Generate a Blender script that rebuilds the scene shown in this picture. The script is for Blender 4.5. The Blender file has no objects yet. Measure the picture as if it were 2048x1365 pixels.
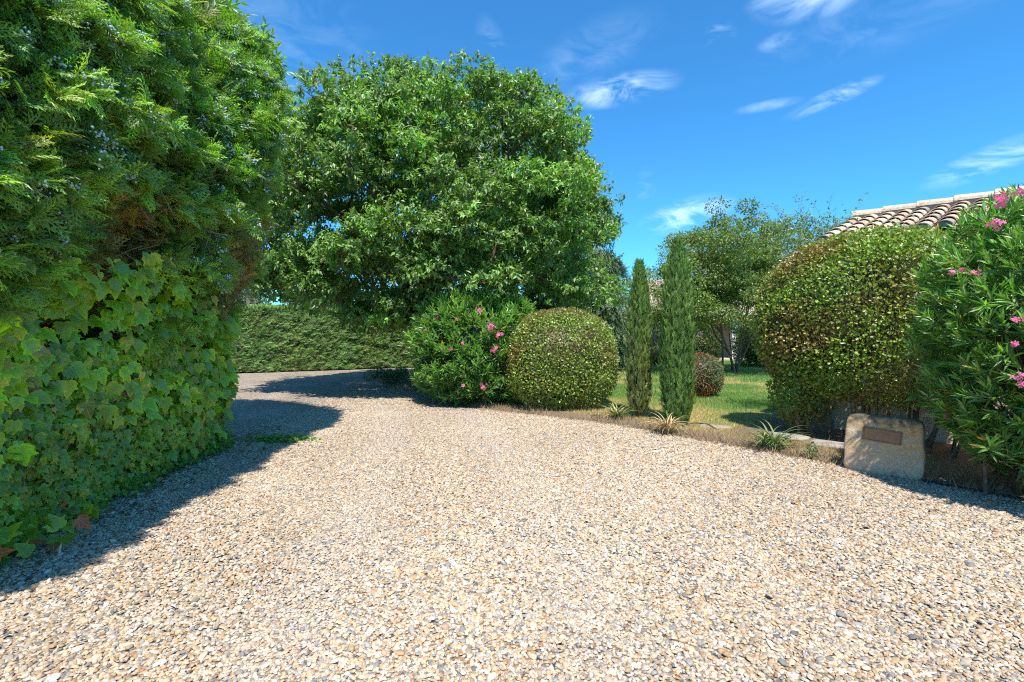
import bpy, math, random
import numpy as np
from mathutils import Vector
R = math.radians
rng = np.random.default_rng(7)
random.seed(7)
sc = bpy.context.scene
COL = sc.collection

# ------------------------------------------------------------------ camera
EYE = 1.6
cam_d = bpy.data.cameras.new('camera'); cam = bpy.data.objects.new('camera', cam_d); COL.objects.link(cam)
cam_d.sensor_width = 36; cam_d.lens = 17.0; cam_d.clip_end = 2000; cam_d.clip_start = 0.05
cam.location = (0, 0, EYE); cam.rotation_euler = (R(90 - 1.3), 0, 0)
sc.camera = cam

# ------------------------------------------------------------------ sky, sun, exposure
SUN_EL, SUN_AZ = R(63), R(4)           # azimuth: degrees to the right of straight behind the camera
world = bpy.data.worlds.new('World'); sc.world = world; world.use_nodes = True
nt = world.node_tree; nt.nodes.clear()
def wn(t, **k):
    n = nt.nodes.new(t)
    for a, b in k.items(): setattr(n, a, b)
    return n
def wmath(op, a, b=None, clamp=False):
    n = wn('ShaderNodeMath', operation=op, use_clamp=clamp)
    for i, v in enumerate((a, b)):
        if v is None: continue
        if isinstance(v, (int, float)): n.inputs[i].default_value = v
        else: nt.links.new(v, n.inputs[i])
    return n.outputs[0]
wout = wn('ShaderNodeOutputWorld'); bg = wn('ShaderNodeBackground')
sky = wn('ShaderNodeTexSky', sky_type='NISHITA', sun_disc=False, sun_elevation=SUN_EL, sun_rotation=math.pi - SUN_AZ,
         altitude=300, air_density=1.0, dust_density=0.25, ozone_density=3.0)
tint = wn('ShaderNodeMix', data_type='RGBA', blend_type='MULTIPLY'); tint.inputs[0].default_value = 1
nt.links.new(sky.outputs[0], tint.inputs[6]); tint.inputs[7].default_value = (0.25, 0.73, 1.0, 1)
tc = wn('ShaderNodeTexCoord')
mp = wn('ShaderNodeMapping'); mp.inputs['Scale'].default_value = (9, 9, 24); mp.inputs['Rotation'].default_value = (0, R(14), 0)
nt.links.new(tc.outputs['Generated'], mp.inputs[0])
nz = wn('ShaderNodeTexNoise'); nz.inputs['Scale'].default_value = 1.0; nz.inputs['Detail'].default_value = 9
nz.inputs['Roughness'].default_value = .62; nz.inputs['Distortion'].default_value = 1.0
nt.links.new(mp.outputs[0], nz.inputs['Vector'])
wisp_noise = wn('ShaderNodeMapRange'); wisp_noise.inputs[1].default_value = .43; wisp_noise.inputs[2].default_value = .74
nt.links.new(nz.outputs[0], wisp_noise.inputs[0])
def direction(px, py):
    v = Vector(((px - 1024) / 967, 1, (660 - py) / 967)); v.normalize(); return v
mask = None
for px, py, a, b, ang, st in [(1235, 185, 130, 34, 4, .75), (1370, 430, 100, 36, 12, 1.0), (1432, 82, 34, 40, 40, .55),
                              (1605, 5, 120, 50, -8, .6), (1655, 203, 95, 20, 14, .6), (1980, 320, 130, 34, 17, .75),
                              (990, 120, 34, 80, 20, .22), (1550, 92, 46, 20, 5, .35), (1290, 372, 22, 46, 0, .2),
                              (1530, 216, 70, 12, 0, .35), (1760, 40, 300, 80, 5, .10), (560, 100, 220, 160, 0, .13), (1180, 110, 160, 60, 20, .14)]:
    c = direction(px, py)
    right = c.cross(Vector((0, 0, 1))).normalized(); up = right.cross(c).normalized()
    ca, sa = math.cos(R(ang)), math.sin(R(ang))
    u = right * ca + up * sa; v = up * ca - right * sa
    sx = 967 / a * (1 / (c.y)); sy = 967 / b * (1 / c.y)
    parts = []
    for ax, s in ((u, sx), (v, sy)):
        d = wn('ShaderNodeVectorMath', operation='DOT_PRODUCT'); d.inputs[1].default_value = ax * s
        nt.links.new(tc.outputs['Generated'], d.inputs[0])
        parts.append(wmath('POWER', wmath('ABSOLUTE', d.outputs['Value']), 2.0))
    front = wn('ShaderNodeVectorMath', operation='DOT_PRODUCT'); front.inputs[1].default_value = c
    nt.links.new(tc.outputs['Generated'], front.inputs[0])
    m = wmath('SUBTRACT', 1.0, wmath('ADD', parts[0], parts[1]), clamp=True); m = wmath('POWER', m, 1.5)
    m = wmath('MULTIPLY', m, wmath('GREATER_THAN', front.outputs['Value'], 0.0))
    m = wmath('MULTIPLY', m, st)
    m = wmath('MULTIPLY', m, .85); mask = m if mask is None else wmath('MAXIMUM', mask, m)
cl = wmath('MULTIPLY', mask, wisp_noise.outputs[0], clamp=True)
mx = wn('ShaderNodeMix', data_type='RGBA')
nt.links.new(cl, mx.inputs[0]); nt.links.new(tint.outputs[2], mx.inputs[6]); mx.inputs[7].default_value = (6.0, 7.4, 8.6, 1)
nt.links.new(mx.outputs[2], bg.inputs[0]); bg.inputs[1].default_value = 0.15
nt.links.new(bg.outputs[0], wout.inputs[0])

sl = bpy.data.lights.new('sun', 'SUN'); sun = bpy.data.objects.new('sun', sl); COL.objects.link(sun)
sl.energy = 4.3; sl.angle = R(0.55); sl.color = (1.0, .94, .84)
sdir = Vector((math.sin(SUN_AZ) * math.cos(SUN_EL), -math.cos(SUN_AZ) * math.cos(SUN_EL), math.sin(SUN_EL)))
sun.rotation_euler = sdir.to_track_quat('Z', 'Y').to_euler(); sun.location = sdir * 40
sc.view_settings.view_transform = 'Standard'; sc.view_settings.look = 'None'
sc.view_settings.exposure = 0.76; sc.view_settings.gamma = 1
sc.cycles.max_bounces = 7; sc.cycles.diffuse_bounces = 4; sc.cycles.glossy_bounces = 2; sc.cycles.transmission_bounces = 5
sc.cycles.use_denoising = False; sc.cycles.filter_width = 1.15

# ------------------------------------------------------------------ helpers
def nrm(v): return v / np.maximum(np.linalg.norm(v, axis=-1, keepdims=True), 1e-9)
def rand_dir(n):
    return nrm(rng.normal(size=(n, 3)))
def sines(P, s, seed=0):
    r = np.random.default_rng(100 + seed); out = np.zeros(len(P))
    for k in range(7):
        w = r.normal(size=3) * s * (1 + .35 * k); out += np.sin(P @ w + r.uniform(0, 6.28)) / (1 + .3 * k)
    return out / 3.2
def colour(n, base, var=.25, hue=.08):
    base = np.array(base); f = np.exp(rng.normal(0, var, (n, 1)))
    h = 1 + rng.normal(0, hue, (n, 3)); return np.clip(base * f * h, 0.003, .9)
def blend(a, b, t): t = np.asarray(t)[:, None]; return a * (1 - t) + b * t

class MB:
    def __init__(s, uv=False): s.uv = uv; s.lc = []; s.v = []; s.f = []; s.c = []; s.n = 0
    def add(s, verts, faces, cols):
        verts = np.asarray(verts, float).reshape(-1, 3); cols = np.asarray(cols, float)
        if cols.ndim == 1: cols = np.tile(cols, (len(verts), 1))
        for fa in faces: s.f.append(np.asarray(fa, np.int64) + s.n)
        s.v.append(verts); s.c.append(cols); s.n += len(verts)
    def leaves(s, P, T, N, S, tm, C):
        tv, tf, tt = tm; n = len(P)
        if n == 0: return
        T = nrm(T); X = nrm(np.cross(T, N)); Z = np.cross(X, T)
        S = np.asarray(S, float).reshape(-1, 1, 1) if np.ndim(S) else S
        V = P[:, None, :] + S * (X[:, None, :] * tv[None, :, 0:1] + T[:, None, :] * tv[None, :, 1:2] + Z[:, None, :] * tv[None, :, 2:3])
        K = len(tv); off = (np.arange(n) * K)[:, None, None]
        fs = []
        for k in sorted({len(f) for f in tf}):
            a = np.array([f for f in tf if len(f) == k])
            fs.append((a[None] + off).reshape(-1, k))
        c = (C[:, None, :] * tt[None]).reshape(-1, 3)
        if s.uv: s.lc.append(np.tile(tv, (n, 1)))
        s.add(V.reshape(-1, 3), fs, c)
    def tube(s, pts, rad, sides, col):
        pts = np.asarray(pts, float); rad = np.broadcast_to(np.asarray(rad, float), (len(pts),))
        t = nrm(np.gradient(pts, axis=0)); ref = np.array([0.31, .12, .94]) if abs(t[0][2]) < .9 else np.array([1., .2, 0])
        x = nrm(np.cross(t, ref)); y = np.cross(t, x)
        a = np.linspace(0, 2 * np.pi, sides, endpoint=False)
        V = pts[:, None] + rad[:, None, None] * (x[:, None] * np.cos(a)[None, :, None] + y[:, None] * np.sin(a)[None, :, None])
        m = len(pts); i = np.arange(m - 1)[:, None] * sides; j = np.arange(sides)[None]; j2 = (j + 1) % sides
        q = np.stack([i + j, i + j2, i + sides + j2, i + sides + j], -1).reshape(-1, 4)
        s.add(V.reshape(-1, 3), [q, np.array([np.arange(sides)[::-1]]), np.array([np.arange(sides) + (m - 1) * sides])], np.array(col))
    def box(s, c, half, rz=0, col=(.5, .5, .5)):
        b = np.array([[x, y, z] for z in (-1, 1) for y in (-1, 1) for x in (-1, 1)], float) * half
        cs, sn = math.cos(rz), math.sin(rz)
        b = np.stack([b[:, 0] * cs - b[:, 1] * sn, b[:, 0] * sn + b[:, 1] * cs, b[:, 2]], 1) + np.array(c)
        s.add(b, [np.array([[0, 2, 3, 1], [4, 5, 7, 6], [0, 1, 5, 4], [2, 6, 7, 3], [0, 4, 6, 2], [1, 3, 7, 5]])], np.array(col))
    def grid(s, V, nu, nv, cols, closed=False):
        i = np.arange(nu - (0 if closed else 1))[:, None]; i2 = (i + 1) % nu; j = np.arange(nv - 1)[None]
        q = np.stack([i * nv + j, i2 * nv + j, i2 * nv + j + 1, i * nv + j + 1], -1).reshape(-1, 4)
        s.add(V, [q], cols)
    def build(s, name, mat, parent=None, smooth=False):
        me = bpy.data.meshes.new(name); V = np.concatenate(s.v); me.vertices.add(len(V))
        me.vertices.foreach_set('co', V.astype(np.float32).ravel())
        tot = np.concatenate([np.full(len(f), f.shape[1]) for f in s.f]); idx = np.concatenate([f.ravel() for f in s.f])
        st = np.concatenate([[0], np.cumsum(tot)[:-1]])
        me.loops.add(len(idx)); me.loops.foreach_set('vertex_index', idx.astype(np.int32))
        me.polygons.add(len(tot)); me.polygons.foreach_set('loop_start', st.astype(np.int32)); me.polygons.foreach_set('loop_total', tot.astype(np.int32))
        me.polygons.foreach_set('use_smooth', np.full(len(tot), smooth))
        at = me.color_attributes.new('col', 'FLOAT_COLOR', 'POINT'); C = np.concatenate(s.c)
        at.data.foreach_set('color', np.concatenate([C, np.ones((len(C), 1))], 1).astype(np.float32).ravel())
        if s.uv and s.lc: la = me.attributes.new('leaf_co', 'FLOAT_VECTOR', 'POINT'); la.data.foreach_set('vector', np.concatenate(s.lc).astype(np.float32).ravel())
        me.update(calc_edges=True); me.validate() if len(tot) < 2000 else None
        o = bpy.data.objects.new(name, me); COL.objects.link(o); me.materials.append(mat)
        if parent:
            o.parent = parent; o.location = -Vector(parent.location)
            if parent.type == 'MESH': o.location = (0, 0, 0)
        return o
def tag(o, label=None, cat=None, group=None, kind=None):
    for k, v in (('label', label), ('category', cat), ('group', group), ('kind', kind)):
        if v: o[k] = v
    return o
def thing(name, label, cat, loc, group=None):
    o = bpy.data.objects.new(name, None); COL.objects.link(o); o.location = loc; o.empty_display_size = .2
    return tag(o, label, cat, group)

# ------------------------------------------------------------------ materials
def base_mat(name):
    m = bpy.data.materials.new(name); m.use_nodes = True; m.node_tree.nodes.clear(); return m, m.node_tree
def N_(t, ty, **k):
    n = t.nodes.new(ty)
    for a, b in k.items(): setattr(n, a, b)
    return n
def leaf_mat(name, rough=.4, gloss=.10, trans=.32, warm=(1.15, 1.25, .55), gain=(1.3, 1.28, 1.0)):
    m, t = base_mat(name); L = t.links.new
    a = N_(t, 'ShaderNodeAttribute', attribute_name='col'); out = N_(t, 'ShaderNodeOutputMaterial')
    d = N_(t, 'ShaderNodeBsdfDiffuse'); tr = N_(t, 'ShaderNodeBsdfTranslucent'); g = N_(t, 'ShaderNodeBsdfGlossy')
    g.inputs['Roughness'].default_value = rough; g.inputs['Color'].default_value = (1, 1, 1, 1)
    mu = N_(t, 'ShaderNodeMix', data_type='RGBA', blend_type='MULTIPLY'); mu.inputs[0].default_value = 1; mu.inputs[7].default_value = (*[w * 1.5 for w in warm], 1)
    gn = N_(t, 'ShaderNodeVectorMath', operation='MULTIPLY'); gn.inputs[1].default_value = gain; L(a.outputs['Color'], gn.inputs[0])
    L(gn.outputs[0], d.inputs[0]); L(gn.outputs[0], mu.inputs[6]); L(mu.outputs[2], tr.inputs[0])
    m1 = N_(t, 'ShaderNodeMixShader'); m1.inputs[0].default_value = trans; L(d.outputs[0], m1.inputs[1]); L(tr.outputs[0], m1.inputs[2])
    fr = N_(t, 'ShaderNodeFresnel'); fr.inputs[0].default_value = 1.45
    mm = N_(t, 'ShaderNodeMath', operation='MULTIPLY_ADD'); mm.inputs[1].default_value = .9; mm.inputs[2].default_value = gloss * .35; L(fr.outputs[0], mm.inputs[0])
    m3 = N_(t, 'ShaderNodeMath', operation='MINIMUM'); m3.inputs[1].default_value = gloss * 3.2; L(mm.outputs[0], m3.inputs[0])
    m2 = N_(t, 'ShaderNodeMixShader'); L(m3.outputs[0], m2.inputs[0]); L(m1.outputs[0], m2.inputs[1]); L(g.outputs[0], m2.inputs[2])
    L(m2.outputs[0], out.inputs[0]); return m
def solid_mat(name, rough=.8, nscale=12, namt=.35, bump=.15, bscale=40, metallic=0, spec=.3, mul=(1, 1, 1)):
    """vertex colour x noise, with bump"""
    m, t = base_mat(name); L = t.links.new
    a = N_(t, 'ShaderNodeAttribute', attribute_name='col'); out = N_(t, 'ShaderNodeOutputMaterial'); p = N_(t, 'ShaderNodeBsdfPrincipled')
    tcn = N_(t, 'ShaderNodeTexCoord'); n1 = N_(t, 'ShaderNodeTexNoise'); n1.inputs['Scale'].default_value = nscale; n1.inputs['Detail'].default_value = 6
    L(tcn.outputs['Object'], n1.inputs['Vector'])
    mr = N_(t, 'ShaderNodeMapRange'); mr.inputs[1].default_value = .3; mr.inputs[2].default_value = .7; mr.inputs[3].default_value = 1 - namt; mr.inputs[4].default_value = 1 + namt
    L(n1.outputs[0], mr.inputs[0])
    vm = N_(t, 'ShaderNodeVectorMath', operation='SCALE'); L(a.outputs['Color'], vm.inputs[0]); L(mr.outputs[0], vm.inputs['Scale'])
    L(vm.outputs[0], p.inputs['Base Color'])
    n2 = N_(t, 'ShaderNodeTexNoise'); n2.inputs['Scale'].default_value = bscale; n2.inputs['Detail'].default_value = 5; L(tcn.outputs['Object'], n2.inputs['Vector'])
    b = N_(t, 'ShaderNodeBump'); b.inputs['Strength'].default_value = bump; b.inputs['Distance'].default_value = .03; L(n2.outputs[0], b.inputs['Height']); L(b.outputs[0], p.inputs['Normal'])
    p.inputs['Roughness'].default_value = rough; p.inputs['Metallic'].default_value = metallic; p.inputs['Specular IOR Level'].default_value = spec
    L(p.outputs[0], out.inputs[0]); return m
M_LEAF = leaf_mat('leaf_semi_gloss', .5, .04, .38)
M_GLOSSY = leaf_mat('leaf_glossy', .45, .06, .30)
M_MATT = leaf_mat('leaf_matt', .6, .03, .36)
M_VINE = leaf_mat('leaf_vine', .45, .035, .42, gain=(3.2, 2.6, .6))
M_JUNIPER = leaf_mat('leaf_juniper', .6, .03, .40, gain=(1.55, 1.45, .85))
M_PETAL = leaf_mat('petal', .6, .02, .35, (1, .8, .9), (1, 1, 1))
M_DRY = leaf_mat('dry_leaf', .7, .02, .25, (1, .95, .8), (1, 1, 1))
M_BARK = solid_mat('bark', .9, 18, .4, .5, 60)
M_BERRY = solid_mat('berry', .6, 60, .2, 0)
M_PEB = solid_mat('pebble', .75, 90, .16, .1, 220, spec=.35)
M_WALL = solid_mat('render_wall', .92, 5, .10, .25, 130)
M_TILE = solid_mat('roof_tile', .9, 22, .28, .35, 90)
M_PAINT = solid_mat('paint', .5, 4, .05, .02)
M_RUBBER = solid_mat('rubber', .45, 30, .15, .05)

def add_veins(m):
    t = m.node_tree; L = t.links.new; at = N_(t, 'ShaderNodeAttribute', attribute_name='leaf_co'); sx = N_(t, 'ShaderNodeSeparateXYZ'); L(at.outputs['Vector'], sx.inputs[0])
    def mth(op, a, b=None):
        n = N_(t, 'ShaderNodeMath', operation=op)
        for i, v in enumerate((a, b)):
            if v is None: continue
            if isinstance(v, (int, float)): n.inputs[i].default_value = v
            else: L(v, n.inputs[i])
        return n.outputs[0]
    x = mth('ABSOLUTE', sx.outputs['X']); y = mth('ADD', sx.outputs['Y'], .0); d = x
    for an in (34, 66): d = mth('MINIMUM', d, mth('ABSOLUTE', mth('SUBTRACT', mth('MULTIPLY', x, math.cos(R(an))), mth('MULTIPLY', y, math.sin(R(an))))))
    v = mth('SUBTRACT', 1.0, mth('MULTIPLY', d, 26.0)); v = mth('MAXIMUM', v, 0.0)
    gn = [n for n in t.nodes if n.type == 'VECT_MATH'][0]; mix = N_(t, 'ShaderNodeMix', data_type='RGBA'); L(mth('MULTIPLY', v, .75), mix.inputs[0]); mix.inputs[7].default_value = (.34, .42, .12, 1)
    outs = [l.to_socket for l in gn.outputs[0].links]; L(gn.outputs[0], mix.inputs[6])
    for o_ in outs: L(mix.outputs[2], o_)
add_veins(M_VINE)

# ------------------------------------------------------------------ leaf templates: verts, faces, tint
def T_(v, f, t=None):
    v = np.array(v, float); t = np.ones((len(v), 3)) if t is None else np.array(t, float)
    if t.ndim == 1: t = np.repeat(t[:, None], 3, 1)
    return v, f, t
L_OVAL = T_([(0, 0, 0), (.24, .4, .07), (0, .45, -.02), (-.24, .4, .07), (0, 1, -.1)], [(0, 1, 2), (0, 2, 3), (2, 1, 4), (3, 2, 4)])
L_ROUND = T_([(0, 0, 0), (.38, .35, .08), (.30, .75, .04), (0, 1, -.06), (-.30, .75, .04), (-.38, .35, .08), (0, .5, -.03)],
             [(0, 1, 6), (1, 2, 6), (2, 3, 6), (3, 4, 6), (4, 5, 6), (5, 0, 6)])
L_LANCE = T_([(0, 0, 0), (.085, .35, .03), (0, .35, 0), (-.085, .35, .03), (.065, .72, .0), (0, .7, -.03), (-.065, .72, .0), (0, 1, -.1)],
             [(0, 1, 2), (0, 2, 3), (2, 1, 4, 5), (3, 2, 5, 6), (5, 4, 7), (6, 5, 7)], [1, 1, 1.35, 1, 1, 1.35, 1, .95])
def lobed(pts, cent, bend=.18, edge=1.12):
    half = pts; v = [(0, 0, 0)] + [(x, y, 0) for x, y in half] + [(-x, y, 0) for x, y in half[:-1][::-1]] + [(0, c, 0) for c in cent]
    v = np.array(v, float); v[:, 2] = -bend * v[:, 1] ** 2 + .16 * np.abs(v[:, 0]) - .25 * v[:, 0] ** 2
    n = 1 + len(half) * 2 - 1; f = []; k = len(cent)
    for i in range(n):
        a, b = i, (i + 1) % n
        ym = (v[a][1] + v[b][1]) / 2; c = n + min(range(k), key=lambda q: abs(cent[q] - ym))
        f.append((a, b, c))
    # bridge triangles between neighbouring centre points
    ctop = sorted(range(k), key=lambda q: cent[q])
    for q in range(k - 1):
        c0, c1 = n + ctop[q], n + ctop[q + 1]
        for side in (0, 1):
            for i in range(n):
                a, b = i, (i + 1) % n
                fa = [t for t in f if a in t[:2] and b in t[:2]]
            pass
    f2 = []
    own = [min(range(k), key=lambda q: abs(cent[q] - (v[i][1] + v[(i + 1) % n][1]) / 2)) for i in range(n)]
    for i in range(n):
        j = (i + 1) % n
        if own[i] != own[j]:
            lo, hi = sorted((own[i], own[j]))
            for q in range(lo, hi): f2.append((j, n + q, n + q + 1) if own[i] < own[j] else (j, n + q + 1, n + q))
    t = np.full((len(v), 3), 1.0); t[:n] = np.array([edge * 1.25, edge * 1.1, .8]); t[0] = (1.5, 1.35, .9); t[n:] = (.72, .82, 1)
    return v, f + f2, t
L_VINE = lobed([(.10, -.10), (.34, -.06), (.52, .16), (.44, .34), (.60, .55), (.34, .56), (.26, .66), (.20, .84), (0, 1.12)], [.15, .45, .72])
L_IVY = lobed([(.16, -.14), (.42, -.02), (.36, .22), (.52, .50), (.22, .52), (0, 1.0)], [.12, .48])
def rhomb(v, f, a, d, L, w, z=0):
    a = np.array(a); d = np.array(d) / np.linalg.norm(d); p = np.array([-d[1], d[0]]); i = len(v)
    for q, zz in ((a, z), (a + d * L * .4 + p * w, z + .01), (a + d * L, z - .03), (a + d * L * .4 - p * w, z + .01)): v.append((q[0], q[1], zz))
    f.append((i, i + 1, i + 2, i + 3))
def spray(nb, sub, w, ang=42, ln=.5, seed=0):
    r = random.Random(seed); v, f = [], []
    rhomb(v, f, (0, 0), (0, 1), 1.0, w * .8)
    for k in range(nb):
        y = .08 + .86 * k / nb; s = 1 if k % 2 else -1; L = ln * (1 - .62 * k / nb) * r.uniform(.8, 1.15)
        d = np.array([s * math.sin(R(ang)), math.cos(R(ang))]); rhomb(v, f, (0, y), d, L, w, r.uniform(-.03, .04))
        for q in range(sub):
            a = np.array([0, y]) + d * L * (.3 + .28 * q); sd = 1 if q % 2 else -1
            e = np.array([d[0] * math.cos(sd * .7) - d[1] * math.sin(sd * .7), d[0] * math.sin(sd * .7) + d[1] * math.cos(sd * .7)])
            rhomb(v, f, a, e, L * .42, w * .8, r.uniform(-.03, .03))
    v = np.array(v); v[:, 2] -= .16 * v[:, 1] ** 2
    t = .82 + .34 * np.clip(v[:, 1] + np.abs(v[:, 0]), 0, 1); return v, f, np.repeat(t[:, None], 3, 1)
L_SPRAY = spray(10, 2, .034, seed=1)
L_SPRAY2 = spray(8, 1, .044, seed=2)
L_SPRAY3 = spray(6, 0, .05, 34, .5, seed=3)
L_TUFT = spray(7, 0, .06, 26, .5, seed=4)
L_CYP = spray(6, 0, .045, 18, .45, seed=5)
def blade(seg=5, w=.03, droop=.6):
    v, f = [], []
    for i in range(seg + 1):
        t = i / seg; ww = w * (1 - t ** 2.2) + .001; y = t * (1 - .25 * droop * t * t); z = -droop * t ** 2.4 * .55
        v += [(-ww, y, z + .3 * ww), (0, y, z), (ww, y, z + .3 * ww)]
    for i in range(seg):
        a = 3 * i; f += [(a, a + 1, a + 4, a + 3), (a + 1, a + 2, a + 5, a + 4)]
    return T_(v, f)
L_BLADE = blade(); L_GRASS = T_([(-.03, 0, 0), (.03, 0, 0), (.02, .55, -.05), (0, 1, -.25), (-.02, .55, -.05)], [(0, 1, 2, 4), (4, 2, 3)])
def ico(sub=0):
    p = (1 + 5 ** .5) / 2
    v = nrm(np.array([(-1, p, 0), (1, p, 0), (-1, -p, 0), (1, -p, 0), (0, -1, p), (0, 1, p), (0, -1, -p), (0, 1, -p), (p, 0, -1), (p, 0, 1), (-p, 0, -1), (-p, 0, 1)], float))
    f = [(0, 11, 5), (0, 5, 1), (0, 1, 7), (0, 7, 10), (0, 10, 11), (1, 5, 9), (5, 11, 4), (11, 10, 2), (10, 7, 6), (7, 1, 8), (3, 9, 4), (3, 4, 2), (3, 2, 6), (3, 6, 8), (3, 8, 9), (4, 9, 5), (2, 4, 11), (6, 2, 10), (8, 6, 7), (9, 8, 1)]
    return T_(v, f)
L_ICO = ico()
def petals5():
    v = [(0, 0, 0)]; f = []
    for k in range(5):
        a = k * 2 * math.pi / 5
        for da, r_, z in ((-.42, .75, .15), (-.2, 1, .1), (.2, 1, .1), (.42, .75, .15)): v.append((math.sin(a + da) * r_, math.cos(a + da) * r_, z))
        i = 1 + 4 * k; f.append((0, i, i + 1, i + 2, i + 3))
    return T_(v, f, [(1.1)] + [1] * 20)
L_FLOWER = petals5()

# ------------------------------------------------------------------ plant makers
def grow(trunk, targets, r_tip, expo=.45, seg=.5, jit=.08, arch=.1, wpath=.35):
    nodes = [np.array(p, float) for p in trunk]; par = [-1] + list(range(len(trunk) - 1))
    plen = [0.]
    for i in range(1, len(nodes)): plen.append(plen[-1] + np.linalg.norm(nodes[i] - nodes[i - 1]))
    paths = [list(range(len(trunk)))]; leafs = []
    order = np.argsort(np.linalg.norm(targets - nodes[0], axis=1))
    first = max(1, len(trunk) // 2)
    for t in targets[order]:
        Nn = np.array(nodes); d = np.linalg.norm(Nn - t, axis=1); cost = d + wpath * np.array(plen) + 1.2 * np.maximum(0, Nn[:, 2] - t[2])
        cost[:first] += 50
        b = int(np.argmin(cost)); a = nodes[b]; n = max(1, int(d[b] / seg)); path = [b]; prev = b
        for k in range(1, n + 1):
            u = k / n; q = a + (t - a) * u + np.array([0, 0, arch * d[b] * math.sin(math.pi * u) * (.5 if u < 1 else 0)])
            if k < n: q = q + rng.normal(0, jit, 3)
            nodes.append(q); par.append(prev); plen.append(plen[prev] + seg); prev = len(nodes) - 1; path.append(prev)
        paths.append(path); leafs.append(prev)
    cnt = np.zeros(len(nodes))
    for l in leafs:
        while l != -1: cnt[l] += 1; l = par[l]
    rad = r_tip * np.maximum(cnt, 1) ** expo
    return np.array(nodes), rad, paths
def limbs(mb, nodes, rad, paths, col, sides=6, flare=1.35):
    for k, p in enumerate(paths):
        if len(p) < 2: continue
        r = rad[p].copy()
        if k: r[0] = min(r[0], r[1] * 1.15)
        else: r[0] *= flare
        mb.tube(nodes[p], r, 10 if k == 0 else sides, col)
def whorl_leaves(mb, centres, radii, per, tm, size, base, flat=.7, light=None, k=13):
    for i, c in enumerate(centres):
        n = max(4, int(per / k * rng.uniform(.75, 1.25))); u = rand_dir(n); u[:, 2] = np.where(rng.random(n) < .5, np.abs(u[:, 2]), u[:, 2]); u = nrm(u)
        tip = c + u * (rng.uniform(.25, 1.1, (n, 1)) ** .5) * radii[i] * np.array([1, 1, flat]) * (1 + .3 * sines(u * 2, 2.2, i)[:, None])
        ax_ = nrm(u + rng.normal(0, .35, (n, 3)) + np.array([0, 0, .1])); bc = colour(n, np.array(base) * math.exp(random.gauss(0, .15)), .2, .05)
        for q in range(k):
            f = q / k; T = nrm(ax_ * rng.uniform(-.1, .9, (n, 1)) + rng.normal(0, .6, (n, 3)) + np.array([0, 0, -.45])); P = tip - ax_ * (f * .9 * size * 1.6) + rng.normal(0, size * .25, (n, 3))
            Nn = nrm(ax_ * .6 + rng.normal(0, .35, (n, 3)) + np.array([0, 0, .75])); C = bc * np.exp(rng.normal(0, .18, (n, 1)))
            if light is not None: C = blend(C, colour(n, light, .15), (rng.random(n) < .035).astype(float))
            mb.leaves(P, T, Nn, size * rng.uniform(.65, 1.25, n), tm, C)
def clump_leaves(mb, centres, radii, per, tm, size, base, droop=.35, var=.28, flat=.75, upn=.6, light=None, hue=.08):
    for i, c in enumerate(centres):
        n = int(per * rng.uniform(.75, 1.25)); u = rand_dir(n); rr = rng.uniform(.35, 1.08, (n, 1)) ** .6
        P = c + u * rr * radii[i] * np.array([1, 1, flat]) * (1 + .22 * sines(u * 2, 2.2, i)[:, None])
        T = nrm(u + rng.normal(0, .75, (n, 3)) + np.array([0, 0, -droop])); Nn = nrm(rng.normal(0, .55, (n, 3)) + u * .5 + np.array([0, 0, upn]))
        C = colour(n, np.array(base) * math.exp(random.gauss(0, .13)), var, hue)
        if light is not None: C = blend(C, colour(n, light, .15), (rng.random(n) < .08).astype(float))
        mb.leaves(P, T, Nn, size * rng.uniform(.65, 1.25, n), tm, C)
def super_dir(n, p, zmin=-1):
    u = rand_dir(int(n * 1.6)); u = u[u[:, 2] > zmin][:n]
    r = 1 / (np.abs(u) ** p).sum(1) ** (1 / p); S = u * r[:, None]; G = nrm(np.sign(S) * np.abs(S) ** (p - 1)); return S, G
def core(mb, c, rad, p, rz=0, col=(.035, .03, .018), k=.86, nu=28, nv=18, amp=.04):  # dark closed body added inside the leaves to block light passing through
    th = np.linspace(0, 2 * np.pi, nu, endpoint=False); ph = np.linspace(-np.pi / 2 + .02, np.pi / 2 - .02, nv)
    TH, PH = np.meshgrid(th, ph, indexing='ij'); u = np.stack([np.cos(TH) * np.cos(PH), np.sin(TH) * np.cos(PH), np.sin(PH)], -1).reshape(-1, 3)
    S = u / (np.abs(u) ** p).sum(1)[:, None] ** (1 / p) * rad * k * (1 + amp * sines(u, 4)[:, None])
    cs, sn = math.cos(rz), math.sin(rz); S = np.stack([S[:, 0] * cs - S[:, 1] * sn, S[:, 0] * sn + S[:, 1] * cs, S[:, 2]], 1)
    mb.grid(S + c, nu, nv, np.array(col), True)
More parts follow.
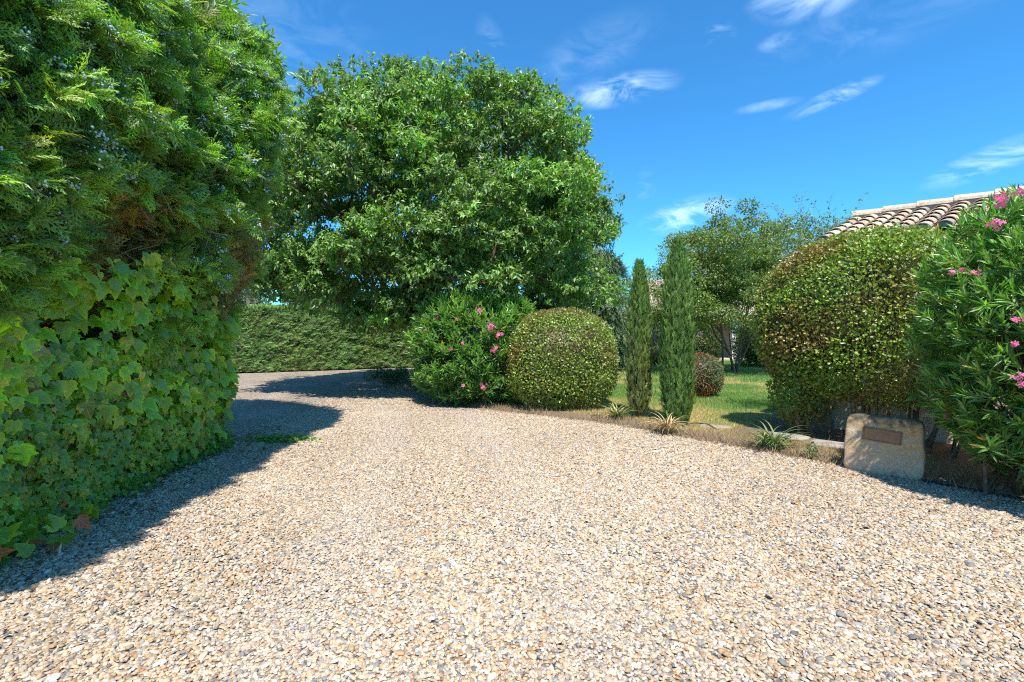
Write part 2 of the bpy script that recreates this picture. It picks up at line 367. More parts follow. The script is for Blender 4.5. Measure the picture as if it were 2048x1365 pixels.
def topiary(mb, c, rad, p, n, tm, size, base, alt, altp, rz=0, zmin=-1, depth=.12, var=.3, lump=.03, keep=None, twigs=None):
    c = np.array(c, float); rad = np.array(rad, float); S, G = super_dir(n, p, zmin); m = len(S)
    d = 1 - np.abs(rng.normal(0, depth, (m, 1))) * .8 + rng.normal(0, .012, (m, 1)) + lump * sines(S, 3.5)[:, None]
    P = S * rad * d; G = nrm(G / rad)
    cs, sn = math.cos(rz), math.sin(rz); rot = lambda A: np.stack([A[:, 0] * cs - A[:, 1] * sn, A[:, 0] * sn + A[:, 1] * cs, A[:, 2]], 1)
    P = rot(P) + c; G = rot(G)
    T = nrm(G * .55 + rng.normal(0, .7, (m, 3)) + np.array([0, 0, .25])); Nn = nrm(G * .8 + rng.normal(0, .65, (m, 3)) + np.array([0, 0, .3]))
    C = colour(m, base, var)
    t = np.clip(.5 + 1.4 * (sines(P, 2.6, 5) + altp - .5) + rng.normal(0, .35, m), 0, 1); C = blend(C, colour(m, alt, .3), t)
    ok = np.ones(m, bool) if keep is None else keep(P)
    mb.leaves(P[ok], T[ok], Nn[ok], size * rng.uniform(.6, 1.25, ok.sum()), tm, C[ok])
    return P[ok]

# ------------------------------------------------------------------ ground, drive, lawn
def mat_ground(name, cols, scale, detail=8, bump=.4, bscale=60, extra=None):
    m, t = base_mat(name); L = t.links.new
    out = N_(t, 'ShaderNodeOutputMaterial'); p = N_(t, 'ShaderNodeBsdfPrincipled'); p.inputs['Roughness'].default_value = .95; p.inputs['Specular IOR Level'].default_value = .1
    tcn = N_(t, 'ShaderNodeTexCoord'); n1 = N_(t, 'ShaderNodeTexNoise'); n1.inputs['Scale'].default_value = scale; n1.inputs['Detail'].default_value = detail; n1.inputs['Roughness'].default_value = .7
    L(tcn.outputs['Object'], n1.inputs['Vector']); r = N_(t, 'ShaderNodeValToRGB'); L(n1.outputs[0], r.inputs[0])
    e = r.color_ramp.elements
    for i, (pos, c) in enumerate(cols):
        el = e[i] if i < 2 else e.new(pos)
        el.position = pos; el.color = (*c, 1)
    n2 = N_(t, 'ShaderNodeTexNoise'); n2.inputs['Scale'].default_value = bscale; n2.inputs['Detail'].default_value = 6; L(tcn.outputs['Object'], n2.inputs['Vector'])
    b = N_(t, 'ShaderNodeBump'); b.inputs['Strength'].default_value = bump; b.inputs['Distance'].default_value = .05; L(n2.outputs[0], b.inputs['Height']); L(b.outputs[0], p.inputs['Normal'])
    L(r.outputs[0], p.inputs['Base Color']); L(p.outputs[0], out.inputs[0]); return m
def sheet(name, poly, z, mat):
    me = bpy.data.meshes.new(name); me.from_pydata([(x, y, z) for x, y in poly], [], [list(range(len(poly)))]); me.update()
    o = bpy.data.objects.new(name, me); COL.objects.link(o); me.materials.append(mat); return tag(o, kind='structure')
sheet('ground', [(-900, -900), (900, -900), (900, 900), (-900, 900)], -.02,
      mat_ground('dry_soil', [(.3, (.09, .065, .04)), (.7, (.22, .16, .10)), (.5, (.13, .12, .05))], 3))
# gravel: cells of stone colour over a dark gap tone
def mat_gravel():
    m, t = base_mat('gravel_bed'); L = t.links.new
    out = N_(t, 'ShaderNodeOutputMaterial'); p = N_(t, 'ShaderNodeBsdfPrincipled'); p.inputs['Roughness'].default_value = .85; p.inputs['Specular IOR Level'].default_value = .2
    tcn = N_(t, 'ShaderNodeTexCoord'); v = N_(t, 'ShaderNodeTexVoronoi'); v.inputs['Scale'].default_value = 48; v.inputs['Randomness'].default_value = .95
    L(tcn.outputs['Object'], v.inputs['Vector'])
    sep = N_(t, 'ShaderNodeSeparateColor'); L(v.outputs['Color'], sep.inputs[0])
    r = N_(t, 'ShaderNodeValToRGB'); L(sep.outputs[0], r.inputs[0]); r.color_ramp.interpolation = 'CONSTANT'; e = r.color_ramp.elements
    cs = [(0, (.13, .13, .14)), (.09, (.30, .28, .26)), (.2, (.52, .36, .22)), (.36, (.66, .52, .37)), (.52, (.72, .62, .50)), (.7, (.55, .41, .29)), (.8, (.74, .68, .60)), (.93, (.42, .24, .13))]
    for i, (pos, c) in enumerate(cs):
        el = e[i] if i < 2 else e.new(pos); el.position = pos; el.color = (*[q * .74 for q in c], 1)
    ed = N_(t, 'ShaderNodeMapRange'); ed.inputs[1].default_value = .35; ed.inputs[2].default_value = .62; ed.inputs[3].default_value = 1; ed.inputs[4].default_value = .6
    mu = N_(t, 'ShaderNodeVectorMath', operation='SCALE')
    L(v.outputs['Distance'], ed.inputs[0]); L(r.outputs[0], mu.inputs[0]); L(ed.outputs[0], mu.inputs['Scale'])
    n1 = N_(t, 'ShaderNodeTexNoise'); n1.inputs['Scale'].default_value = .9; n1.inputs['Detail'].default_value = 5; L(tcn.outputs['Object'], n1.inputs['Vector'])
    mr = N_(t, 'ShaderNodeMapRange'); mr.inputs[1].default_value = .3; mr.inputs[2].default_value = .7; mr.inputs[3].default_value = .8; mr.inputs[4].default_value = 1.12; L(n1.outputs[0], mr.inputs[0])
    m2 = N_(t, 'ShaderNodeVectorMath', operation='SCALE'); L(mu.outputs[0], m2.inputs[0]); L(mr.outputs[0], m2.inputs['Scale'])
    L(m2.outputs[0], p.inputs['Base Color'])
    b = N_(t, 'ShaderNodeBump'); b.invert = True; b.inputs['Strength'].default_value = .8; b.inputs['Distance'].default_value = .012; L(v.outputs['Distance'], b.inputs['Height']); L(b.outputs[0], p.inputs['Normal'])
    L(p.outputs[0], out.inputs[0]); return m
EDGE = [(4.9, 4.45), (4.45, 4.95), (3.88, 5.63), (3.3, 6.3), (2.66, 7.05), (1.53, 8.35), (.7, 8.9), (-.23, 9.45), (-1.3, 10.6), (-2.36, 12.3), (-3.1, 13.2), (-3.9, 14.6), (-4.6, 16.6), (-3.6, 18.8), (0, 20.0), (6, 30)]
ISLAND = EDGE + [(60, 34), (60, -14), (9.2, -1)]
def inside(P, poly):
    x, y = P[:, 0], P[:, 1]; r = np.zeros(len(P), bool); n = len(poly)
    for i in range(n):
        x0, y0 = poly[i]; x1, y1 = poly[(i + 1) % n]
        c = ((y0 > y) != (y1 > y)); xi = (x1 - x0) * (y - y0) / ((y1 - y0) if y1 != y0 else 1e-9) + x0
        r ^= c & (x < xi)
    return r
def edge_dist(P, line=EDGE):
    d = np.full(len(P), 1e9)
    for i in range(len(line) - 1):
        a = np.array(line[i]); b = np.array(line[i + 1]); ab = b - a
        t = np.clip(((P[:, :2] - a) @ ab) / (ab @ ab), 0, 1); d = np.minimum(d, np.linalg.norm(P[:, :2] - a - t[:, None] * ab, axis=1))
    return d
sheet('drive', [(-16, -6), (12, -6), (12, 30), (-16, 26)], 0, mat_gravel())
# lawn as a fine grid whose 'col' carries how dry the turf is
def mat_lawn():
    m, t = base_mat('turf'); L = t.links.new
    a = N_(t, 'ShaderNodeAttribute', attribute_name='col'); out = N_(t, 'ShaderNodeOutputMaterial'); p = N_(t, 'ShaderNodeBsdfPrincipled')
    p.inputs['Roughness'].default_value = .95; p.inputs['Specular IOR Level'].default_value = .1
    tcn = N_(t, 'ShaderNodeTexCoord'); n1 = N_(t, 'ShaderNodeTexNoise'); n1.inputs['Scale'].default_value = 55; n1.inputs['Detail'].default_value = 4; L(tcn.outputs['Object'], n1.inputs['Vector'])
    mr = N_(t, 'ShaderNodeMapRange'); mr.inputs[1].default_value = .3; mr.inputs[2].default_value = .7; mr.inputs[3].default_value = .55; mr.inputs[4].default_value = 1.4; L(n1.outputs[0], mr.inputs[0])
    vm = N_(t, 'ShaderNodeVectorMath', operation='SCALE'); L(a.outputs['Color'], vm.inputs[0]); L(mr.outputs[0], vm.inputs['Scale']); L(vm.outputs[0], p.inputs['Base Color'])
    b = N_(t, 'ShaderNodeBump'); b.inputs['Strength'].default_value = .9; b.inputs['Distance'].default_value = .05; L(n1.outputs[0], b.inputs['Height']); L(b.outputs[0], p.inputs['Normal'])
    L(p.outputs[0], out.inputs[0]); return m
WC = np.array([5.12, 7.66]); WD = np.array([.66, -.751]); WN = np.array([-.751, -.66])
GREEN = np.array([.115, .21, .05]); STRAW = np.array([.36, .29, .14]); SOIL = np.array([.26, .18, .12])
def turf_col(P):
    d = edge_dist(P); n = sines(np.c_[P[:, :2], np.zeros(len(P))], 1.1, 11)
    straw = np.clip(1.35 - d / 2.6 + .6 * n, 0, 1); soil = np.clip(1.1 - d / .5 + .4 * n, 0, 1)
    wall = np.clip(1.6 - np.abs((P[:, :2] - WC) @ WN) / 1.6, 0, 1) * ((P[:, :2] - WC) @ WD > -1.0); soil = np.maximum(soil, wall)
    patch = .22 + np.clip((n - .05) * 1.8, -.2, .6); straw = np.maximum(straw, patch)
    c = blend(np.tile(GREEN, (len(P), 1)), np.tile(STRAW, (len(P), 1)), straw); return blend(c, np.tile(SOIL, (len(P), 1)), soil)
gx = np.arange(-5, 24.01, .16); gy = np.arange(0, 34.01, .16); GX, GY = np.meshgrid(gx, gy, indexing='ij')
P = np.stack([GX.ravel(), GY.ravel(), np.zeros(GX.size)], 1); ins = inside(P, ISLAND); d = edge_dist(P)
P[:, 2] = np.where(ins, .006 + .035 * np.clip(d / .3, 0, 1) + .02 * np.clip(d / 3, 0, 1) * sines(P, .8, 3), -.012)
mb = MB(); nu, nv = len(gx), len(gy)
i = np.arange(nu - 1)[:, None]; j = np.arange(nv - 1)[None]
q = np.stack([i * nv + j, (i + 1) * nv + j, (i + 1) * nv + j + 1, i * nv + j + 1], -1).reshape(-1, 4)
q = q[ins[q].any(1)]; mb.add(P, [q], turf_col(P)); tag(mb.build('lawn', mat_lawn(), smooth=True), kind='structure')
def lawn_z(P): d = edge_dist(P); return .006 + .035 * np.clip(d / .3, 0, 1)

# loose pebbles, real stones near the camera
def dome(k, rings):
    v = []; f = []
    for ri, (rr, z) in enumerate(rings):
        for i in range(k): a = (i + .5 * (ri % 2)) * 2 * math.pi / k; v.append((math.cos(a) * rr, math.sin(a) * rr, z))
    v.append((0, 0, 1)); top = len(v) - 1
    for ri in range(len(rings) - 1):
        for i in range(k):
            a, b = ri * k + i, ri * k + (i + 1) % k; c, d_ = a + k, b + k
            f += [(a, b, d_, c)] if ri % 2 == 0 else [(a, b, d_, c)]
    l = (len(rings) - 1) * k
    for i in range(k): f.append((l + i, l + (i + 1) % k, top))
    return T_(v, f)
PAL = np.array([(.20, .20, .205), (.32, .305, .29), (.42, .40, .38), (.52, .36, .20), (.64, .49, .32), (.70, .58, .43), (.72, .63, .52), (.62, .44, .27), (.76, .72, .66), (.42, .25, .15), (.55, .47, .38)])
PAL = PAL * np.array([.74, .71, .68])
PW = np.array([.035, .07, .09, .10, .18, .16, .13, .09, .06, .03, .045]); PW = PW / PW.sum()
def pebbles(mb, x0, x1, y0, y1, dens, tm, smin, smax, big=.03):
    n = int((x1 - x0) * (y1 - y0) * dens); P = np.stack([rng.uniform(x0, x1, n), rng.uniform(y0, y1, n), np.zeros(n)], 1)
    ed = edge_dist(P); keep = (~inside(P, ISLAND)) | (rng.random(n) < np.clip(.5 - ed / .5, 0, 1)); keep &= P[:, 0] > -3.95 - rng.random(n) * .4; P = P[keep]; n = len(P)
    xc = -.25 - .016 * P[:, 1] ** 2 + .1 * sines(P, .6, 33); trk = np.maximum(np.exp(-((P[:, 0] - xc - .75) / .28) ** 2), np.exp(-((P[:, 0] - xc + .75) / .28) ** 2)) * np.clip(.6 + .6 * sines(P, .9, 34), .1, 1)
    s = (.95 - .16 * trk) * rng.uniform(smin, smax, n) * np.where(rng.random(n) < big, rng.uniform(1.3, 1.9, n), 1)
    T = np.stack([rng.normal(size=n), rng.normal(size=n), rng.normal(0, .22, n)], 1); Nn = np.stack([rng.normal(0, .22, n), rng.normal(0, .22, n), np.ones(n)], 1)
    C = PAL[rng.choice(len(PAL), n, p=PW)] * np.exp(rng.normal(0, .12, (n, 1))) * (1 + .13 * sines(P * [1, .5, 0], 1.5, 91))[:, None]; C = C * (1 - .35 * trk[:, None]) + np.array([.52, .46, .40]) * .35 * trk[:, None]
    P[:, 2] = rng.uniform(-.3, .45, n) * s + .006 * sines(P * 1.0, 2.5, 9) + .003
    tv, tf, tt = tm; T = nrm(T); X = nrm(np.cross(T, Nn)); Z = np.cross(X, T)
    asp = np.stack([rng.uniform(.55, .95, n), np.ones(n), rng.uniform(.35, .6, n)], 1)
    loc = tv[None] * asp[:, None] * s[:, None, None] * (1 + .12 * rng.normal(size=(n, len(tv), 1)))
    V = P[:, None] + X[:, None] * loc[..., 0:1] + T[:, None] * loc[..., 1:2] + Z[:, None] * loc[..., 2:3]
    off = (np.arange(n) * len(tv))[:, None, None]
    fs = [(np.array([f for f in tf if len(f) == k])[None] + off).reshape(-1, k) for k in sorted({len(f) for f in tf})]
    mb.add(V.reshape(-1, 3), fs, np.repeat(C, len(tv), 0))
D_A = dome(7, [(1, -.1), (.93, .45), (.6, .86)]); D_B = dome(6, [(1, -.1), (.75, .72)]); D_C = dome(5, [(1, 0)])
mb = MB()
pebbles(mb, -3.9, 5.6, 1.2, 4.0, 5300, D_A, .0075, .0160, .05)
pebbles(mb, -4.3, 5.0, 4.0, 6.6, 5300, D_B, .0075, .0160, .05)
pebbles(mb, -4.5, 4.0, 6.6, 9.5, 5000, D_B, .0075, .016, .03)
pebbles(mb, -6.0, 1.5, 9.5, 13.5, 2600, D_C, .009, .017, .02)
tag(mb.build('gravel', M_PEB, smooth=True), 'loose buff, cream and grey river pebbles covering the drive', 'gravel', kind='stuff')

# ------------------------------------------------------------------ far clipped hedge
def lin(a, b, t): return np.array(a) * (1 - t) + np.array(b) * t
A, B = np.array([-15., 15.3]), np.array([1.5, 23.3]); HT = 2.42
ax = (B - A) / np.linalg.norm(B - A); nx = np.array([ax[1], -ax[0]]); LEN = np.linalg.norm(B - A)
root = thing('clipped_hedge', 'long clipped conifer hedge closing the far side of the gravel drive', 'hedge', (*(A + B) / 2, 0))
mb = MB()
mb.box((*((A + B) / 2 - nx * .62), HT / 2 - .08), (LEN / 2, .45, HT / 2 - .1), math.atan2(ax[1], ax[0]), (.03, .03, .014))  # dark solid filler added inside the hedge to block light
n = 42000; s = rng.uniform(0, LEN, n); z = rng.uniform(.03, HT, n)
out = .07 * sines(np.stack([s, z * 1.6, np.zeros(n)], 1), 4.2, 2) - np.abs(rng.normal(0, .07, n)) - .10 * (z / HT) ** 4 + .05 * sines(np.stack([s - z, (z + s) * .35, 0 * z], 1), 9, 22)
P = np.concatenate([A + ax * s[:, None] + nx * out[:, None], z[:, None]], 1); ax3 = np.array([*ax, 0]); nx3 = np.array([*nx, 0])
T = nrm(ax3 * rng.uniform(.5, 1.3, (n, 1)) + np.array([0, 0, .55]) + nx3 * rng.uniform(0, .8, (n, 1)) + rng.normal(0, .3, (n, 3)))
Nn = nrm(nx3 + rng.normal(0, .5, (n, 3)) + np.array([0, 0, .35])); C = colour(n, (.10, .19, .04), .35)
C = blend(C, colour(n, (.13, .19, .028), .3), np.clip(sines(P, .9, 21) + .15 + rng.normal(0, .2, n), 0, 1)); C = blend(C, colour(n, (.16, .09, .035), .3), (rng.random(n) < .03).astype(float))
mb.leaves(P, T, Nn, rng.uniform(.12, .24, n), L_SPRAY3, C)
n = 16000; s = rng.uniform(0, LEN, n); w = rng.uniform(-1.1, .02, n); P = np.concatenate([A + ax * s[:, None] + nx * w[:, None], (HT + .05 * sines(np.stack([s, w, w], 1), 2, 4) - .05)[:, None]], 1)
mb.leaves(P, nrm(np.array([0, 0, 1.]) + rng.normal(0, .42, (n, 3))), rand_dir(n), rng.uniform(.10, .22, n), L_TUFT, colour(n, (.17, .28, .07), .25))
mb.build('foliage', M_MATT, root)

# ------------------------------------------------------------------ tall juniper wall on the left, with its vines
def face_x(y, z):
    """x of the green wall's face at distance y and height z"""
    zz = np.array([0, .6, 1.3, 1.8, 2.2, 2.7, 3.3, 4.6, 5.3, 6.2, 7.2, 8.0]); xx = np.array([-3.95, -3.84, -3.88, -3.82, -3.58, -3.32, -3.22, -3.16, -3.4, -3.95, -4.6, -5.6])
    x = np.interp(z, zz, xx) - np.maximum(z - 2.9, 0) * np.interp(y, [2, 5, 6.2], [.34, .16, 0]); return x + np.interp(y, [1, 3.2, 4.5, 7], [.42, .30, .10, -.05])
def wall_pt(u, z):
    """u: run along the face (0..6.3), then round the far end (6.3..9.5). returns point, outward normal"""
    y0, y1 = .6, 6.1; L1 = y1 - y0
    y = np.where(u < L1, y0 + u, y1); a = np.clip((u - L1) / 1.9, 0, 1.6)
    x = face_x(y, z); rx, ry = 1.7, 1.35
    shrink = np.interp(z, [0, 1.5, 2.5, 5, 7, 8], [.95, .95, 1.05, 1.05, .8, .35])
    X = np.where(u < L1, x, x - rx * (1 - np.cos(a))); Y = np.where(u < L1, y, y1 + ry * shrink * np.sin(a))
    Nn = np.stack([np.where(u < L1, 1, np.cos(a)), np.where(u < L1, 0., np.sin(a)), np.zeros_like(u)], 1)
    return np.stack([X, Y, z], 1), Nn
con = thing('juniper_tree', 'tall bushy juniper hung with pale blue berries, its foot covered by vines', 'tree', (-5.0, 4.2, 0))
mb = MB()
U, Z = np.meshgrid(np.linspace(0, 8.4, 40), np.linspace(0, 7.8, 30), indexing='ij'); Pc, Nc = wall_pt(U.ravel(), Z.ravel())
Pc = Pc - Nc * (.42 + .10 * sines(Pc, 2.2, 7)[:, None]); Pc[:, 0] -= .06
mb.grid(Pc, 40, 30, np.array((.028, .022, .012)))  # dark sheet added behind the sprays to block light through the crown
mb.box((-6.0, 3.2, 3.6), (.8, 3.2, 3.6), 0, (.03, .025, .012))  # dark filler box added deeper in the crown, also to block light
def juniper(n, u0, u1, z0, z1, tm, s0, s1, clump=.36):
    u = rng.uniform(u0, u1, n); z = rng.uniform(z0, z1, n); P, Nn = wall_pt(u, z)
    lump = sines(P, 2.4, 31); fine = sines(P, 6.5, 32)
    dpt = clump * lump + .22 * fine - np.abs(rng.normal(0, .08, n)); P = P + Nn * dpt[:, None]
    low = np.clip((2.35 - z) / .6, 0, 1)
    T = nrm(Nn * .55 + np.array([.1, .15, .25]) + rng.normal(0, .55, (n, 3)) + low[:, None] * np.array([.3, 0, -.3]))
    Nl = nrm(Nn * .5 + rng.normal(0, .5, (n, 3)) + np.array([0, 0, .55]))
    C = colour(n, (.06, .155, .025), .3); C = blend(C, colour(n, (.16, .28, .035), .25), np.clip(fine * 1.3 + .2, 0, 1))  # outer sprays turned yellow-green, sunlit tips put into the colour
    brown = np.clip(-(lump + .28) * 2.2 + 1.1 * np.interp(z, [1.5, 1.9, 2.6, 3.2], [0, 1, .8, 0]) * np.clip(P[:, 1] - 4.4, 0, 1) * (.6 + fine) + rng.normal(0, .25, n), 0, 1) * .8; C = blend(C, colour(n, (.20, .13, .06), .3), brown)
    hole = np.interp(z, [1.2, 1.9, 2.5, 3], [.9, .6, .1, 0]) * np.clip((P[:, 1] - 4.6) / 1, 0, 1)
    ok = rng.random(n) > hole * .6
    mb.leaves(P[ok], T[ok], Nl[ok], rng.uniform(s0, s1, ok.sum()), tm, C[ok]); return P[ok], Nn[ok], lump[ok]
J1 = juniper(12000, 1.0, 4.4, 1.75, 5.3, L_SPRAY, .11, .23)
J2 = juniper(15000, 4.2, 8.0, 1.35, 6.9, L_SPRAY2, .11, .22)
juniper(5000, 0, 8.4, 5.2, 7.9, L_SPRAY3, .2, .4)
# top cap so the crown is closed above
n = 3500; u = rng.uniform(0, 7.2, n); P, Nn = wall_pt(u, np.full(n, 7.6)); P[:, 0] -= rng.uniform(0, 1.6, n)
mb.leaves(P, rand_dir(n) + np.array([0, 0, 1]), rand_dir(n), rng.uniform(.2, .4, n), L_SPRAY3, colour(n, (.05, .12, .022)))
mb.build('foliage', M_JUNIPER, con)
mb = MB()
for (P, Nn, lump), k in ((J1, 620), (J2, 620)):
    idx = np.where((lump > .0) & (P[:, 2] > 2.0))[0]; idx = rng.choice(idx, k, replace=False)
    for q in idx:
        m_ = rng.integers(4, 15); c = P[q] + Nn[q] * .09; Pb = c + rng.normal(0, [.02, .03, .018], (m_, 3))
        mb.leaves(Pb, rand_dir(m_), rand_dir(m_), rng.uniform(.006, .0105, m_), L_ICO, colour(m_, (.42, .56, .62), .15, .03))
mb.build('berries', M_BERRY, con, smooth=True)
mb = MB()
for q in range(7):
    x, y = -4.7 + random.uniform(-.3, .3), 1.6 + q * .85
    pts = [(x + .12 * math.sin(z * 1.1 + q) + .05 * z, y + .1 * math.cos(z + q), z) for z in np.linspace(0, 6.5, 10)]
    mb.tube(pts, np.linspace(.11, .03, 10), 8, (.16, .11, .07))
    for z in np.linspace(.5, 6.2, 18):
        p0 = np.array([x, y, z]); tip, nn_ = wall_pt(np.array([y - .6 + random.uniform(-.5, .9)]), np.array([z + .5])); tip = tip[0] - nn_[0] * .12
        mid = (p0 + tip) / 2 + rng.normal(0, .12, 3); mb.tube([p0, mid, tip], [.022, .014, .005], 5, (.17, .11, .07))
# bare brown twigs where the crown is thin, above the vines
for q in range(340):
    u = random.uniform(3.6, 7.6); z = random.uniform(1.5, 3.1); p, nn_ = wall_pt(np.array([u]), np.array([z])); p = p[0] + nn_[0] * random.uniform(-.25, .10)
    d_ = nrm(rng.normal(0, .6, 3) + np.array([0, .1, -.35])); L_ = random.uniform(.12, .4)
    mb.tube([p, p + d_ * L_ * .5 + rng.normal(0, .03, 3), p + d_ * L_ + rng.normal(0, .05, 3)], [.004, .003, .0015], 4, (.30, .22, .15))
mb.build('trunk', M_BARK, con)

vine = thing('virginia_creeper', 'broad bright green creeper with large pointed three-lobed leaves climbing the juniper', 'climbing plant', (-3.9, 4.6, 0))
mb = MB(True)
def vine_band(n, u0, u1, z0, z1, tm, s0, s1, base, alt, off, prob, out=.10, seed=0):
    u = rng.uniform(u0, u1, n); z = rng.uniform(z0, z1, n); P, Nn = wall_pt(u, z)
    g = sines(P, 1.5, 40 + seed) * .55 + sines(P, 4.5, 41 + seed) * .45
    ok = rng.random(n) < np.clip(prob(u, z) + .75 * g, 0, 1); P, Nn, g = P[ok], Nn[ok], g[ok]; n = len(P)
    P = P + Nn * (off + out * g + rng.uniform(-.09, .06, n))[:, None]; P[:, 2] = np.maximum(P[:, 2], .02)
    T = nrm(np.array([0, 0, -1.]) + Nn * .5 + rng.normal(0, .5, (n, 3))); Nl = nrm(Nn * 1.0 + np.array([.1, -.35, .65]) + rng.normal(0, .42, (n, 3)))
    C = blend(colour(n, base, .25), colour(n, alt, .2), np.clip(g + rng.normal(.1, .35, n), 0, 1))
    red = rng.random(n) < .006; C[red] = colour(red.sum(), (.10, .025, .02), .3)
    yel = rng.random(n) < .03; C[yel] = colour(yel.sum(), (.14, .16, .03), .2)
    mb.leaves(P, T, Nl, rng.uniform(s0, s1, n), tm, C); return P
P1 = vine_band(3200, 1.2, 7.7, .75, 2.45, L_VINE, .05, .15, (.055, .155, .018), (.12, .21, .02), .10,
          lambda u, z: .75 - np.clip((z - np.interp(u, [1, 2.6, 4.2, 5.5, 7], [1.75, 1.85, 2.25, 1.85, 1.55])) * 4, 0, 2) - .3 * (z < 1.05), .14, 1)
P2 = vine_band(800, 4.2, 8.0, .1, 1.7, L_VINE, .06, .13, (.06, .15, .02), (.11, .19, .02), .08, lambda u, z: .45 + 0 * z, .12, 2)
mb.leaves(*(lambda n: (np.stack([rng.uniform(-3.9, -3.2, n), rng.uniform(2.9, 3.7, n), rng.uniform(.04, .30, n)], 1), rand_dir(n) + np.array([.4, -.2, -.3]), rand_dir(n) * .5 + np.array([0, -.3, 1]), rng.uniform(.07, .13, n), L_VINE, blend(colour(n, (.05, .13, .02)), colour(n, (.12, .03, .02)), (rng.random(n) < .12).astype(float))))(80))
mb.build('leaves', M_VINE, vine)
mb = MB()
for q in range(34):
    u = random.uniform(2.2, 7.4); pts = []
    for z in np.linspace(.03, random.uniform(1, 2.3), 9):
        u += random.gauss(0, .07); p, nn_ = wall_pt(np.array([u]), np.array([z])); pts.append(p[0] + nn_[0] * (random.gauss(.0, .03)))
    mb.tube(pts, np.linspace(.007, .003, 9), 5, (.24, .16, .10))
mb.build('stem', M_BARK, vine)
ivy = thing('english_ivy', 'dense dark green small-leaved ivy over the foot of the juniper', 'climbing plant', (-3.9, 4.4, 0))
mb = MB(True)
vine_band(5000, .8, 4.0, 0, 1.5, L_IVY, .04, .085, (.035, .105, .022), (.085, .17, .03), .05, lambda u, z: 1.0 + 0 * z, .12, 4)
vine_band(13500, .8, 8.0, 0, 1.55, L_IVY, .035, .075, (.035, .105, .022), (.085, .17, .03), .03, lambda u, z: 1.15 - np.clip((z - np.interp(u, [1, 4, 6, 8], [1.35, 1.1, .95, .7])) * 2.2, 0, 2), .13, 3)
# skirt of ivy lying on the ground at the base
n = 2000; u = rng.uniform(1.2, 8.0, n); P, Nn = wall_pt(u, np.zeros(n)); P = P + Nn * rng.uniform(-.15, .22, (n, 1)) * (1 + .5 * sines(P, 2, 55)[:, None]); P[:, 2] = rng.uniform(.01, .16, n)
mb.leaves(P, rand_dir(n) + Nn * .5 + np.array([0, 0, -.2]), rand_dir(n) * .5 + np.array([0, 0, 1]), rng.uniform(.03, .06, n), L_IVY, colour(n, (.04, .11, .022)))
n = 420; P = np.stack([rng.normal(-3.35, .22, n), rng.normal(6.9, .10, n), rng.uniform(.01, .07, n)], 1)
mb.leaves(P, rand_dir(n) + np.array([0, 0, .1]), rand_dir(n) * .5 + np.array([0, 0, 1]), rng.uniform(.03, .06, n), L_IVY, colour(n, (.035, .10, .022)))
mb.build('leaves', M_VINE, ivy)
mb = MB()
n = 1500; P = np.stack([rng.uniform(-4.0, -2.85, n), rng.uniform(2.6, 8, n), np.full(n, .02)], 1); ok = (P[:, 0] - face_x(P[:, 1], 0 * n + .0)) < np.abs(rng.normal(0, .28, n)) + .1; P = P[ok]; n = len(P)
mb.leaves(P, rand_dir(n) * [1, 1, .15], rand_dir(n) * .35 + np.array([0, 0, 1]), rng.uniform(.02, .07, n), L_ROUND, colour(n, (.20, .12, .07), .4))
n = 260; P = np.stack([rng.uniform(-3.2, 4.2, n), rng.uniform(2.6, 10, n), np.full(n, .022)], 1); e_ = np.minimum(edge_dist(P), P[:, 0] + 3.2); P = P[(rng.random(n) < np.exp(-e_ / .9)) & ~inside(P, ISLAND)]; n = len(P)
mb.leaves(P, rand_dir(n) * [1, 1, .2], rand_dir(n) * .3 + np.array([0, 0, 1]), rng.uniform(.02, .045, n), L_OVAL, colour(n, (.24, .16, .07), .4))
tag(mb.build('leaf_litter', M_DRY), 'brown fallen leaves and twigs along the foot of the ivy', 'leaf litter', kind='stuff')
for (x, y, h) in [(-3.16, 3.33, .11)]:
    mb = MB(); mb.tube([(x, y, 0), (x + .01, y, h * .5), (x + .015, y + .01, h)], [.006, .007, .005], 6, (.45, .38, .27))
    tag(mb.build('stick', M_BARK), 'short pale twig standing upright at the edge of the gravel shade', 'twig')

# ------------------------------------------------------------------ the large broadleaf tree and its neighbour
def dome_tree(name, label, base, c, rad, p, nclump, cr, per, leaf, size, col, r_tip, gaps=(), zmin=-.8, group=None, light=None, inner=.25, th=3, mat=M_LEAF, droop=.5, extra=None, bark=(.13, .095, .065)):
    c = np.array(c, float); rad = np.array(rad, float); root = thing(name, label, 'tree', base, group)
    S, G = super_dir(nclump * 6, p, zmin); cen = []
    for s_ in S:
        k = (rng.uniform(.84, 1.0) if random.random() > inner else rng.uniform(.4, .8)); q = c + s_ * rad * k * (1 + .11 * sines(s_[None] * 3, 1.3, 1)[0])
        if any(np.linalg.norm(q - np.array(g[0])) < g[1] for g in gaps): continue
        if cen and min(np.linalg.norm(q - o_) for o_ in cen) < cr * .74: continue
        cen.append(q)
        if len(cen) >= nclump: break
    if extra is not None: cen += [np.array(e, float) for e in extra]
    cen = np.array(cen); rr = cr * rng.uniform(.7, 1.25, len(cen))
    b = np.array(base, float); tr = [b, b + [0.05, 0, th * .4], b + [-.08, .05, th * .75], b + [.1, 0, th], b + (c - b) * .55, b + (c - b) * .9]
    nodes, rd, paths = grow(tr, cen, r_tip, .47, .6, .10, .12)
    mb = MB(); limbs(mb, nodes, rd, paths, bark)
    for q in cen:   # twigs inside each clump
        for k in range(5):
            t = rand_dir(1)[0] * cr * .7; mb.tube([q, q + t * .5 + rng.normal(0, .05, 3), q + t], [r_tip * .7, r_tip * .45, r_tip * .2], 4, bark)
    mb.build('trunk', M_BARK, root)
    mb = MB(); whorl_leaves(mb, cen, rr, per, leaf, size, col, light=light); mb.build('crown', mat, root)
    return cen
